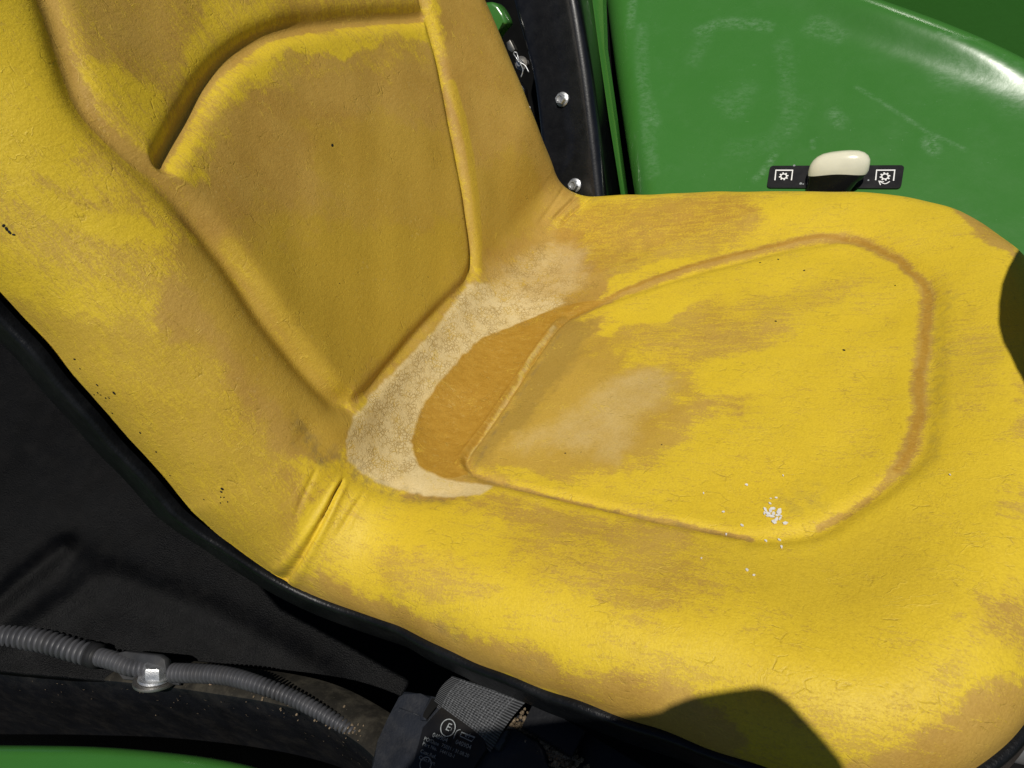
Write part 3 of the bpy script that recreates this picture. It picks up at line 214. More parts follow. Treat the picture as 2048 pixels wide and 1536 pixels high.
('poly','O',0.7,0.0126,0.0,[(0.0635,0.0966),(0.0748,0.1003),(0.0841,0.0995),(0.0952,0.0964),(0.0977,0.0825),(0.0983,0.0713),(0.0986,0.0557),(0.0965,0.0394),(0.0945,0.0281),(0.0916,0.012),(0.087,-0.0056),(0.0837,-0.0179),(0.0792,-0.0339),(0.0755,-0.0448),(0.073,-0.0517),(0.0696,-0.0608),(0.0661,-0.0677),(0.0637,-0.0724),(0.0607,-0.0774),(0.0572,-0.0735),(0.0547,-0.0695),(0.0521,-0.0626),(0.0541,-0.0498),(0.0563,-0.0396),(0.0591,-0.0245),(0.0605,-0.0081),(0.0613,0.0039),(0.0624,0.0228),(0.0623,0.0494),(0.062,0.0703)]),
('poly','W',0.3,0.0059,0.0,[(0.0754,-0.0752),(0.0882,-0.0763),(0.099,-0.0778),(0.115,-0.0802),(0.1357,-0.0835),(0.1506,-0.0859),(0.1695,-0.0891),(0.1813,-0.0917),(0.1886,-0.0935),(0.1967,-0.096),(0.196,-0.0995),(0.1943,-0.1022),(0.1896,-0.105),(0.1727,-0.1023),(0.1585,-0.0996),(0.138,-0.0959),(0.1181,-0.0935),(0.1036,-0.092),(0.0852,-0.0893),(0.0789,-0.084),(0.0763,-0.0799)]),
('poly','G',1.0,0.0052,0.0,[(-0.0301,0.1036),(-0.0223,0.1162),(-0.0161,0.1222),(-0.0072,0.1303),(0.0035,0.1401),(0.0115,0.1459),(0.0236,0.1497),(0.0381,0.1417),(0.0489,0.1337),(0.0595,0.1227),(0.0499,0.1117),(0.0401,0.1039),(0.0274,0.0922),(0.018,0.08),(0.0119,0.0709),(0.0044,0.056),(0.0004,0.0362),(-0.0019,0.022),(-0.0046,0.0027),(-0.0056,-0.0142),(-0.0061,-0.0255),(-0.0062,-0.0404),(-0.0042,-0.0519),(-0.0025,-0.0597),(0.0004,-0.0703),(0.0055,-0.078),(0.0096,-0.0832),(0.0158,-0.0897),(0.0233,-0.0921),(0.0289,-0.0936),(0.0385,-0.0961),(0.0539,-0.0964),(0.0656,-0.0962),(0.0791,-0.0968),(0.0798,-0.1005),(0.0785,-0.1035),(0.0749,-0.1075),(0.062,-0.1101),(0.0513,-0.1118),(0.0364,-0.1137),(0.0214,-0.1148),(0.0116,-0.1166),(-0.0017,-0.1198),(-0.0138,-0.1207),(-0.0223,-0.1216),(-0.034,-0.123),(-0.0397,-0.1205),(-0.0427,-0.1179),(-0.0466,-0.1137),(-0.0486,-0.1071),(-0.0496,-0.1019),(-0.0502,-0.0922),(-0.0466,-0.0716),(-0.0433,-0.0546),(-0.0397,-0.0313),(-0.037,-0.0089),(-0.0349,0.0075),(-0.0323,0.0319),(-0.0317,0.0581),(-0.0316,0.0775)]),
('poly','G',0.52,0.037,0.0,[(-0.0301,0.1036),(-0.0244,0.1246),(-0.0173,0.1441),(-0.0076,0.1705),(0.0003,0.1931),(0.0059,0.2084),(0.0158,0.2247),(0.0325,0.2248),(0.0459,0.2196),(0.062,0.2099),(0.0667,0.1879),(0.0685,0.171),(0.07,0.1499),(0.0674,0.1381),(0.0649,0.131),(0.0595,0.1227),(0.0445,0.123),(0.0323,0.1242),(0.0163,0.1226),(-0.0019,0.1188),(-0.0151,0.1122)]),
('poly','K',1.0,0.0074,0.0,[(-0.0329,0.0888),(-0.0264,0.1129),(-0.0209,0.1301),(-0.0129,0.1556),(-0.0044,0.1861),(0.0018,0.2084),(0.0133,0.2314),(0.034,0.2277),(0.0501,0.2175),(0.0696,0.2006),(0.0761,0.1755),(0.0788,0.1573),(0.0796,0.1338),(0.0658,0.1163),(0.054,0.1048),(0.0379,0.0894),(0.0246,0.0769),(0.0164,0.067),(0.0066,0.0507),(0.0019,0.0318),(-0.0006,0.0187),(-0.0035,0.0005),(-0.0039,-0.0161),(-0.0038,-0.0273),(-0.0026,-0.0431),(0.0046,-0.0616),(0.011,-0.0756),(0.0183,-0.0944),(0.0129,-0.1051),(0.0071,-0.1118),(-0.0017,-0.1198),(-0.0132,-0.1211),(-0.022,-0.1218),(-0.034,-0.123),(-0.0397,-0.1205),(-0.0427,-0.1179),(-0.0466,-0.1137),(-0.0486,-0.1071),(-0.0496,-0.1019),(-0.0502,-0.0922),(-0.0466,-0.0716),(-0.0433,-0.0546),(-0.0397,-0.0313),(-0.0369,-0.0087),(-0.0348,0.008),(-0.0323,0.0319),(-0.0326,0.0527),(-0.0332,0.0671)]),
('poly','K',0.6,0.0111,0.0,[(-0.0086,0.2396),(0.0052,0.2617),(0.0221,0.2736),(0.0494,0.279),(0.0822,0.2718),(0.1058,0.2657),(0.1311,0.2536),(0.124,0.2224),(0.1163,0.1931),(0.1056,0.1564),(0.0843,0.1517),(0.067,0.1526),(0.0426,0.1593),(0.0207,0.1933),(0.0064,0.2169)]),
('poly','W',1.0,0.0163,0.0,[(-0.0337,0.0953),(-0.0238,0.1494),(-0.016,0.1864),(-0.0042,0.2317),(0.009,0.2412),(0.0188,0.2414),(0.034,0.2354),(0.0521,0.2094),(0.066,0.1859),(0.082,0.1575),(0.0856,0.144),(0.0865,0.1366),(0.0865,0.1259),(0.0805,0.1179),(0.0752,0.1133),(0.0681,0.0965),(0.0619,0.034),(0.0581,-0.0118),(0.054,-0.0624),(0.0547,-0.0766),(0.0556,-0.0817),(0.0583,-0.0889),(0.0675,-0.0928),(0.0751,-0.0946),(0.0815,-0.0979),(0.0693,-0.1045),(0.0583,-0.1099),(0.0412,-0.1153),(0.0135,-0.1141),(-0.0064,-0.1171),(-0.0326,-0.1243),(-0.0413,-0.1217),(-0.0448,-0.1178),(-0.0493,-0.1117),(-0.0512,-0.1043),(-0.052,-0.0989),(-0.0514,-0.0828),(-0.0438,-0.0245),(-0.04,0.0236)]),
('poly','B',1.0,0.003,0.0,[(0.0907,0.1273),(0.0821,0.126),(0.0735,0.1227),(0.0613,0.1174),(0.0486,0.1089),(0.0395,0.1024),(0.0274,0.0922),(0.0179,0.0801),(0.0119,0.071),(0.0044,0.056),(0.0003,0.0362),(-0.0019,0.0219),(-0.0046,0.0027),(-0.0053,-0.0139),(-0.0054,-0.0249),(-0.0053,-0.0396),(-0.0035,-0.0513),(-0.002,-0.0592),(0.0007,-0.07),(0.006,-0.0777),(0.0102,-0.0827),(0.0168,-0.0892),(0.0257,-0.0914),(0.0327,-0.0929),(0.042,-0.0953),(0.048,-0.0933),(0.0518,-0.0913),(0.056,-0.0882),(0.0534,-0.0833),(0.0505,-0.0795),(0.0472,-0.074),(0.0469,-0.0685),(0.0471,-0.0647),(0.048,-0.0578),(0.0503,-0.0429),(0.0522,-0.0309),(0.0547,-0.0135),(0.0559,0.0041),(0.0566,0.0168),(0.0578,0.0352),(0.0595,0.0524),(0.0607,0.0646),(0.0637,0.0823),(0.0738,0.0999),(0.0822,0.1125)]),
('line','W',0.5,0.0022,0.0037,[(0.0478,-0.0712),(0.0493,-0.051),(0.0511,-0.0307),(0.0527,-0.0104),(0.0541,0.0101),(0.055,0.0311),(0.0564,0.0514),(0.0591,0.069),(0.0625,0.0858)]),
('line','G',0.42,0.0033,0.0033,[(0.0478,-0.0712),(0.0493,-0.051),(0.0511,-0.0307),(0.0527,-0.0104),(0.0541,0.0101),(0.055,0.0311),(0.0564,0.0514),(0.0591,0.069),(0.0625,0.0858)]),  # paler strip paints the lit flank of the rear cushion ridge
('line','D',0.35,0.0019,0.003,[(0.0575,-0.0806),(0.0579,-0.0577),(0.0593,-0.0355),(0.0609,-0.015),(0.0627,0.0045),(0.0645,0.0236),(0.0664,0.0419),(0.0684,0.0588),(0.0705,0.0753)]),  # dark line paints the shaded flank of the rear cushion ridge
('poly','D',0.58,0.0133,0.0,[(-0.0861,-0.1315),(-0.0781,-0.1296),(-0.0701,-0.1283),(-0.0591,-0.1266),(-0.05,-0.1253),(-0.0437,-0.1246),(-0.034,-0.123),(-0.0223,-0.1207),(-0.0146,-0.1196),(-0.0029,-0.118),(0.0135,-0.1138),(0.0261,-0.112),(0.0433,-0.1121),(0.0553,-0.1107),(0.0632,-0.1093),(0.0715,-0.1083),(0.066,-0.1117),(0.0601,-0.1148),(0.0506,-0.1186),(0.0344,-0.12),(0.0205,-0.1221),(0.0029,-0.1268),(-0.0103,-0.128),(-0.0191,-0.1287),(-0.0323,-0.1309),(-0.0443,-0.1344),(-0.0521,-0.1368),(-0.0625,-0.1391),(-0.0724,-0.1368),(-0.0793,-0.1345)]),
('poly','W',0.2,0.0111,0.0,[(-0.0126,-0.1333),(-0.0026,-0.129),(0.006,-0.1277),(0.0213,-0.1259),(0.051,-0.1255),(0.072,-0.1259),(0.0993,-0.1286),(0.1158,-0.1386),(0.1252,-0.1463),(0.1435,-0.1553),(0.1862,-0.158),(0.2174,-0.159),(0.2566,-0.1615),(0.2853,-0.1698),(0.3031,-0.1762),(0.3254,-0.1826),(0.3419,-0.1799),(0.353,-0.1763),(0.3676,-0.172),(0.3721,-0.176),(0.374,-0.18),(0.3702,-0.1869),(0.3393,-0.1973),(0.3163,-0.2032),(0.2848,-0.2093),(0.2589,-0.2113),(0.2407,-0.2123),(0.213,-0.2132),(0.182,-0.21),(0.1584,-0.2068),(0.1237,-0.2017),(0.0959,-0.1951),(0.0765,-0.1899),(0.0476,-0.1816),(0.0242,-0.1723),(0.0093,-0.1676),(-0.0084,-0.1627),(-0.0124,-0.1527),(-0.0133,-0.1445)]),
('poly','W',0.32,0.0089,0.0,[(-0.0295,-0.2265),(-0.0256,-0.204),(-0.0262,-0.1919),(-0.029,-0.1782),(-0.0313,-0.1662),(-0.033,-0.158),(-0.0328,-0.1467),(-0.0196,-0.1386),(-0.0079,-0.134),(0.0064,-0.1321),(0.0069,-0.1464),(0.0047,-0.1575),(0.0042,-0.1708),(0.0197,-0.1761),(0.0341,-0.1806),(0.0477,-0.1877),(0.0247,-0.1927),(0.0086,-0.1997),(-0.0094,-0.2147),(-0.0186,-0.2225),(-0.0245,-0.2245)]),
('poly','W',0.12,0.0044,0.0,[(-0.029,-0.1782),(-0.0317,-0.1697),(-0.0337,-0.1628),(-0.036,-0.1537),(-0.0341,-0.1458),(-0.0317,-0.1401),(-0.0282,-0.1347),(-0.0263,-0.1431),(-0.025,-0.1507),(-0.0232,-0.1606),(-0.021,-0.1688),(-0.0197,-0.1745),(-0.0191,-0.1815),(-0.0223,-0.1815),(-0.0252,-0.1805)]),
('poly','W',0.5,0.0111,0.0,[(0.0143,-0.1673),(0.0375,-0.1635),(0.0567,-0.1629),(0.0802,-0.1626),(0.0978,-0.1688),(0.1092,-0.1738),(0.1205,-0.1799),(0.1115,-0.1829),(0.1019,-0.1846),(0.0876,-0.1866),(0.0708,-0.1869),(0.0575,-0.1868),(0.0387,-0.1853),(0.0277,-0.1786),(0.0202,-0.1735)]),
('poly','W',0.62,0.0185,0.0,[(0.0706,-0.1139),(0.0868,-0.1103),(0.1006,-0.1083),(0.1211,-0.1063),(0.148,-0.1079),(0.1673,-0.1097),(0.1914,-0.1123),(0.2055,-0.1156),(0.214,-0.1179),(0.223,-0.1217),(0.2191,-0.1278),(0.2144,-0.1324),(0.2068,-0.1379),(0.1938,-0.1384),(0.1835,-0.138),(0.1682,-0.1375),(0.1506,-0.1364),(0.1374,-0.1355),(0.1189,-0.1342),(0.1029,-0.1322),(0.0918,-0.1307),(0.0777,-0.1281),(0.0727,-0.1231),(0.0705,-0.1192)]),
('poly','W',0.52,0.0222,0.0,[(0.1052,-0.1417),(0.1259,-0.1378),(0.1433,-0.1355),(0.1669,-0.1332),(0.1883,-0.1345),(0.2028,-0.1359),(0.2211,-0.1391),(0.2323,-0.1482),(0.2389,-0.1552),(0.2445,-0.1642),(0.234,-0.1724),(0.224,-0.1779),(0.2096,-0.1837),(0.1942,-0.1821),(0.1828,-0.1799),(0.1659,-0.1763),(0.1478,-0.171),(0.1342,-0.1668),(0.1167,-0.1604),(0.1097,-0.1536),(0.1061,-0.1485)]),
('poly','Y',0.7,0.0185,0.0,[(0.2093,-0.1244),(0.2306,-0.1203),(0.2502,-0.1191),(0.2762,-0.1153),(0.2998,-0.103),(0.3164,-0.0943),(0.3367,-0.0883),(0.3432,-0.1092),(0.3457,-0.1264),(0.3463,-0.1463),(0.3326,-0.1567),(0.3207,-0.163),(0.304,-0.1705),(0.2871,-0.1689),(0.2747,-0.1663),(0.2566,-0.1615),(0.2381,-0.1494),(0.2238,-0.1388)]),
('poly','W',0.4,0.0185,0.0,[(0.1845,-0.1955),(0.2017,-0.1977),(0.2167,-0.2006),(0.2381,-0.204),(0.2642,-0.2053),(0.2825,-0.206),(0.3058,-0.205),(0.322,-0.1958),(0.3326,-0.1876),(0.3457,-0.1795),(0.3487,-0.1909),(0.3503,-0.2015),(0.3515,-0.2158),(0.3373,-0.2248),(0.3254,-0.2304),(0.3081,-0.2362),(0.291,-0.2282),(0.2794,-0.2212),(0.2625,-0.2134),(0.2444,-0.2145),(0.231,-0.2168),(0.2129,-0.2184),(0.2006,-0.2103),(0.1921,-0.2033)]),
('poly','W',0.85,0.0133,0.0,[(-0.0275,-0.2255),(-0.0197,-0.2117),(-0.0149,-0.2037),(-0.0078,-0.1958),(0.0031,-0.1944),(0.0115,-0.1951),(0.0239,-0.1974),(0.0383,-0.2002),(0.0512,-0.202),(0.0671,-0.2044),(0.0792,-0.2063),(0.0868,-0.2075),(0.0979,-0.2089),(0.1115,-0.2089),(0.1211,-0.2087),(0.1335,-0.2087),(0.1425,-0.2092),(0.1482,-0.2096),(0.156,-0.2105),(0.1625,-0.2129),(0.1667,-0.2148),(0.1737,-0.2169),(0.1861,-0.216),(0.1953,-0.2151),(0.2077,-0.2142),(0.2194,-0.2152),(0.2275,-0.2162),(0.2384,-0.2181),(0.2479,-0.2231),(0.2543,-0.2271),(0.2618,-0.2334),(0.262,-0.2443),(0.2595,-0.2555),(0.2625,-0.2555),(0.2425,-0.2555),(0.2275,-0.2615),(0.2075,-0.2525),(0.1745,-0.2605),(0.1525,-0.2425),(0.1175,-0.2375),(0.0815,-0.2565),(0.0655,-0.2395),(0.0235,-0.2595),(0.0075,-0.2185),(-0.0055,-0.2215),(-0.0195,-0.2235),(-0.0235,-0.2245),(-0.0255,-0.2255)]),
('poly','W',0.9,0.0111,0.0,[(0.2895,-0.2595),(0.2985,-0.2595),(0.3057,-0.2418),(0.3166,-0.2295),(0.3252,-0.2211),(0.3313,-0.2157),(0.3398,-0.2083),(0.3471,-0.2016),(0.3523,-0.197),(0.3601,-0.1902),(0.3688,-0.1831),(0.3756,-0.1776),(0.3863,-0.1719),(0.4145,-0.1785),(0.4455,-0.2045),(0.4035,-0.1955),(0.4165,-0.2245),(0.3965,-0.2285),(0.3825,-0.2405),(0.3515,-0.2575),(0.3215,-0.2575)]),
('poly','W',0.62,0.0185,0.0,[(0.3675,-0.1354),(0.3761,-0.1278),(0.3835,-0.1219),(0.3935,-0.1159),(0.3956,-0.1276),(0.3965,-0.1379),(0.3974,-0.1501),(0.3885,-0.1564),(0.3822,-0.1593),(0.3746,-0.1624),(0.3676,-0.1623),(0.3629,-0.1616),(0.3582,-0.1591),(0.3604,-0.1511),(0.3631,-0.1445)]),
('poly','W',0.58,0.0148,0.0,[(0.3759,-0.0718),(0.3827,-0.0654),(0.389,-0.0607),(0.3971,-0.0564),(0.3971,-0.0701),(0.3961,-0.082),(0.3942,-0.0958),(0.3881,-0.1008),(0.3835,-0.1028),(0.3783,-0.1032),(0.3765,-0.0932),(0.3757,-0.084)]),
('poly','W',0.55,0.0148,0.0,[(0.3876,0.0178),(0.3932,0.0223),(0.3982,0.024),(0.4046,0.0239),(0.4038,0.0034),(0.4021,-0.0137),(0.3993,-0.0338),(0.3948,-0.0392),(0.3916,-0.0407),(0.3879,-0.0394),(0.3871,-0.0207),(0.3869,-0.0039)]),
('poly','W',0.8,0.0096,0.0,[(0.3605,0.2415),(0.3675,0.2335),(0.3745,0.2255),(0.3835,0.2155),(0.3905,0.2045),(0.3955,0.1965),(0.4015,0.1875),(0.3963,0.1663),(0.3948,0.1579),(0.3926,0.1512),(0.3871,0.1613),(0.3826,0.1714),(0.3761,0.1864),(0.3689,0.2035),(0.3634,0.2172)]),
('poly','W',0.36,0.0148,0.0,[(0.3541,0.0979),(0.3645,0.101),(0.3729,0.0985),(0.3824,0.0906),(0.3823,0.0565),(0.3809,0.0298),(0.3787,-0.0007),(0.374,-0.0117),(0.3703,-0.017),(0.3651,-0.0225),(0.3596,-0.02),(0.3555,-0.017),(0.3507,-0.0078),(0.3508,0.0274),(0.3516,0.0592)]),
('poly','D',0.3,0.0111,0.0,[(0.3454,0.1124),(0.349,0.1194),(0.3517,0.1194),(0.3545,0.1095),(0.3523,0.0508),(0.3501,0.0055),(0.3472,-0.0423),(0.3424,-0.0561),(0.3386,-0.0617),(0.3345,-0.0654),(0.336,-0.0483),(0.3378,-0.0322),(0.3404,-0.0062),(0.3422,0.0352),(0.3434,0.0697)]),  # darker band paints the shade past the front groove, facing away from sun
('poly','D',0.25,0.0074,0.0,[(0.259,-0.0797),(0.2669,-0.0736),(0.2741,-0.069),(0.2827,-0.0648),(0.2843,-0.071),(0.2846,-0.0769),(0.2841,-0.0842),(0.2789,-0.0886),(0.2746,-0.0913),(0.2688,-0.0939),(0.2644,-0.0896),(0.2614,-0.0855)]),
('poly','D',0.35,0.0044,0.0,[(-0.2684,-0.1899),(-0.2667,-0.187),(-0.2646,-0.1849),(-0.2616,-0.1827),(-0.2582,-0.1845),(-0.2556,-0.1865),(-0.2527,-0.1892),(-0.2535,-0.1922),(-0.2545,-0.1944),(-0.2565,-0.1968),(-0.261,-0.1947),(-0.2646,-0.1927)]),
('poly','D',0.3,0.0052,0.0,[(0.0759,-0.203),(0.0843,-0.2048),(0.0909,-0.2065),(0.0979,-0.2089),(0.0944,-0.2112),(0.0902,-0.2131),(0.0842,-0.2153),(0.0782,-0.2143),(0.0739,-0.2131),(0.069,-0.2112),(0.0708,-0.2078),(0.0726,-0.2054)]),
('poly','D',0.25,0.0052,0.0,[(0.1326,-0.2148),(0.14,-0.2141),(0.1459,-0.2138),(0.1526,-0.2139),(0.152,-0.2174),(0.1503,-0.2207),(0.1471,-0.2248),(0.1412,-0.2244),(0.1364,-0.2235),(0.1308,-0.222),(0.1306,-0.2192),(0.131,-0.2172)])]
SPOTS=[(-0.2634,-0.186,0.0013),(-0.2613,-0.1861,0.00148),(-0.2592,-0.1862,0.00148),(-0.2575,-0.1859,0.00111),(-0.1927,0.0511,0.00185),(-0.1636,-0.2117,0.00148),(-0.1725,-0.2185,0.00111),(-0.1689,-0.2242,0.00093),(-0.1683,-0.2301,0.00074),(-0.1667,-0.2231,0.00074),(-0.1638,-0.2216,0.00093),(-0.1628,-0.2186,0.00074),(-0.1531,-0.2297,0.00093),(-0.1355,-0.2205,0.00111),(-0.12,-0.2228,0.00093),(-0.1023,-0.2301,0.00074),(-0.0807,-0.2004,0.00148),(-0.079,-0.2027,0.00111),(-0.0777,-0.205,0.00074),(-0.0761,-0.203,0.00074),(-0.0734,-0.2037,0.00074),(-0.0818,-0.2185,0.00074),(-0.0754,-0.2081,0.00074),(-0.1912,-0.2193,0.00111),(-0.185,-0.2217,0.00074),(0.1181,-0.0599,0.00093),(0.2395,0.0924,0.0013),(0.2887,0.0599,0.00148),(0.2172,0.1762,0.00111),(0.2319,0.1806,0.0013),(0.2539,0.1626,0.0013),(0.3199,0.1367,0.00093),(-0.118,-0.0247,0.00059),(-0.0668,0.0603,0.00059),(-0.0766,0.1376,0.00059),(0.1828,-0.0449,0.00074),(0.1293,-0.0573,0.00056)]
FLAKES=[(0.2565,-0.0875,0.00148),(0.2548,-0.092,0.00222),(0.2584,-0.0915,0.00222),(0.2625,-0.0936,0.00296),(0.2567,-0.0956,0.00222),(0.2586,-0.0979,0.00222),(0.2612,-0.0991,0.00222),(0.2631,-0.0988,0.00185),(0.2607,-0.1014,0.00222),(0.2661,-0.1014,0.00222),(0.2541,-0.0952,0.00148),(0.2561,-0.0979,0.00148),(0.2617,-0.0964,0.00148),(0.2572,-0.0932,0.00185),(0.2594,-0.0956,0.00185),(0.264,-0.0968,0.0013),(0.2414,-0.0747,0.0013),(0.218,-0.0846,0.00111),(0.2314,-0.0972,0.00111),(0.2436,-0.1061,0.00148),(0.2599,-0.0828,0.00111),(0.2613,-0.064,0.00093),(0.2563,-0.0832,0.00074),(0.2354,-0.1138,0.00111),(0.2576,-0.1141,0.00148),(0.2649,-0.1123,0.0013),(0.2665,-0.1199,0.00148),(0.2515,-0.1412,0.00148),(0.227,-0.137,0.00074),(0.2555,-0.1441,0.00093),(0.3489,-0.0636,0.00074)]
def pline(s,t,pts,want_u=False):
    """distance to an open polyline, signed side (positive left of travel) and how far along"""
    d=np.full(s.shape,9.,float); sg=np.zeros(s.shape); uu=np.zeros(s.shape)
    L=0
    for (a,b),(c,e) in zip(pts[:-1],pts[1:]):
        D=np.array([c-a,e-b]); l2=D@D+1e-12
        u=np.clip(((s-a)*D[0]+(t-b)*D[1])/l2,0,1)
        x=s-a-u*D[0]; y=t-b-u*D[1]; dd=np.hypot(x,y); k=dd<d
        d[k]=dd[k]; sg[k]=np.sign(D[0]*y-D[1]*x)[k]; uu[k]=(L+u*math.sqrt(l2))[k]; L+=math.sqrt(l2)
    return d,sg,uu,L
def inside(s,t,pts):
    r=np.zeros(s.shape,bool); n=len(pts)
    for i in range(n):
        (a,b),(c,e)=pts[i],pts[(i+1)%n]
        k=((b>t)!=(e>t))&(s<(c-a)*(t-b)/(e-b+1e-15)+a); r^=k
    return r
def box_of(S,T,pts,pad):
    p=np.array(pts); i0=np.searchsorted(S[:,0],p[:,0].min()-pad); i1=np.searchsorted(S[:,0],p[:,0].max()+pad)
    j0=np.searchsorted(T[0],p[:,1].min()-pad); j1=np.searchsorted(T[0],p[:,1].max()+pad)
    return slice(i0,i1),slice(j0,j1)
def tag(o,label=None,cat=None,group=None,kind=None):
    if label:o['label']=label
    if cat:o['category']=cat
    if group:o['group']=group
    if kind:o['kind']=kind
    return o
def empty(name,loc=(0,0,0)):
    o=bpy.data.objects.new(name,None); COL.objects.link(o); o.location=loc; o.empty_display_size=.02; return o
def link(name,me,mat=None,parent=None):
    o=bpy.data.objects.new(name,me); COL.objects.link(o)
    if mat: me.materials.append(mat) if not me.materials else None
    if parent:
        o.parent=parent; o.matrix_parent_inverse=Matrix.Translation(-parent.location) if parent.type=='EMPTY' else Matrix.Identity(4)
    return o
def grid_mesh(name,P,mask=None,uv=None,attrs=None,smooth_shade=True):
    """P (n,m,3) -> mesh of quads; mask (n-1,m-1) keeps faces"""
    n,m=P.shape[:2]
    idx=np.arange(n*m).reshape(n,m)
    q=np.stack([idx[:-1,:-1],idx[1:,:-1],idx[1:,1:],idx[:-1,1:]],-1)
    q=q[mask] if mask is not None else q.reshape(-1,4)
    used=np.unique(q); re=np.full(n*m,-1); re[used]=np.arange(len(used)); q=re[q]
    me=bpy.data.meshes.new(name)
    me.vertices.add(len(used)); me.vertices.foreach_set('co',P.reshape(-1,3)[used].astype(np.float32).ravel())
    me.loops.add(q.size); me.loops.foreach_set('vertex_index',q.ravel().astype(np.int32))
    me.polygons.add(len(q)); me.polygons.foreach_set('loop_start',np.arange(0,q.size,4,dtype=np.int32))
    me.update(calc_edges=True)
    me.polygons.foreach_set('use_smooth',np.full(len(q),smooth_shade))
    if uv is not None:
        l=me.uv_layers.new(name='seat_uv'); l.data.foreach_set('uv',uv.reshape(-1,2)[used][q.ravel()].astype(np.float32).ravel())
    for k,v in (attrs or {}).items():
        a=me.attributes.new(k,'FLOAT_COLOR','POINT'); a.data.foreach_set('color',v.reshape(-1,4)[used].astype(np.float32).ravel())
    me.update(); return me
class NB:
    """small node-building helper"""
    def __init__(s,name,rough=.5,spec=.5):
        s.m=bpy.data.materials.new(name); s.m.use_nodes=True; s.t=s.m.node_tree; s.b=s.t.nodes['Principled BSDF']
        s.b.inputs['Roughness'].default_value=rough; s.b.inputs['Specular IOR Level'].default_value=spec
    def n(s,ty,**k):
        x=s.t.nodes.new('ShaderNode'+ty)
        for a,b in k.items(): setattr(x,a,b)
        return x
    def put(s,sock,v):
        if hasattr(v,'is_output') or isinstance(v,bpy.types.NodeSocket): s.t.links.new(v,sock)
        elif v is not None:
            if isinstance(v,(tuple,list)) and len(v)==3 and sock.type=='RGBA': v=(*v,1)
            sock.default_value=v
    def math(s,op,a,b=None,c=None,clamp=False):
        x=s.n('Math',operation=op,use_clamp=clamp); s.put(x.inputs[0],a)
        if b is not None: s.put(x.inputs[1],b)
        if c is not None: s.put(x.inputs[2],c)
        return x.outputs[0]
    def mix(s,f,a,b,mode='MIX'):
        x=s.n('Mix',data_type='RGBA',blend_type=mode); s.put(x.inputs[0],f); s.put(x.inputs[6],a); s.put(x.inputs[7],b); return x.outputs[2]
    def step(s,x,a,b):
        r=s.n('MapRange',interpolation_type='SMOOTHSTEP'); s.put(r.inputs[0],x); s.put(r.inputs[1],a); s.put(r.inputs[2],b); return r.outputs[0]
    def noise(s,vec,scale,detail=4,rough=.55,dist=0,out=0):
        x=s.n('TexNoise'); s.put(x.inputs['Vector'],vec); x.inputs['Scale'].default_value=scale; x.inputs['Detail'].default_value=detail; x.inputs['Roughness'].default_value=rough; x.inputs['Distortion'].default_value=dist; return x.outputs[out]
    def vor(s,vec,scale,feature='F1',rand=1,out=0):
        x=s.n('TexVoronoi',feature=feature); s.put(x.inputs['Vector'],vec); x.inputs['Scale'].default_value=scale; x.inputs['Randomness'].default_value=rand; return x.outputs[out]
    def mapping(s,vec,scale=(1,1,1),rot=(0,0,0),loc=(0,0,0)):
        x=s.n('Mapping'); s.put(x.inputs[0],vec); x.inputs['Scale'].default_value=scale; x.inputs['Rotation'].default_value=rot; x.inputs['Location'].default_value=loc; return x.outputs[0]
    def bump(s,h,dist,strength=1,normal=None):
        x=s.n('Bump'); s.put(x.inputs['Height'],h); x.inputs['Distance'].default_value=dist; x.inputs['Strength'].default_value=strength
        if normal: s.put(x.inputs['Normal'],normal)
        return x.outputs[0]
    def color(s,v): s.put(s.b.inputs['Base Color'],v)
    def obj(s): return s.n('TexCoord').outputs['Object']
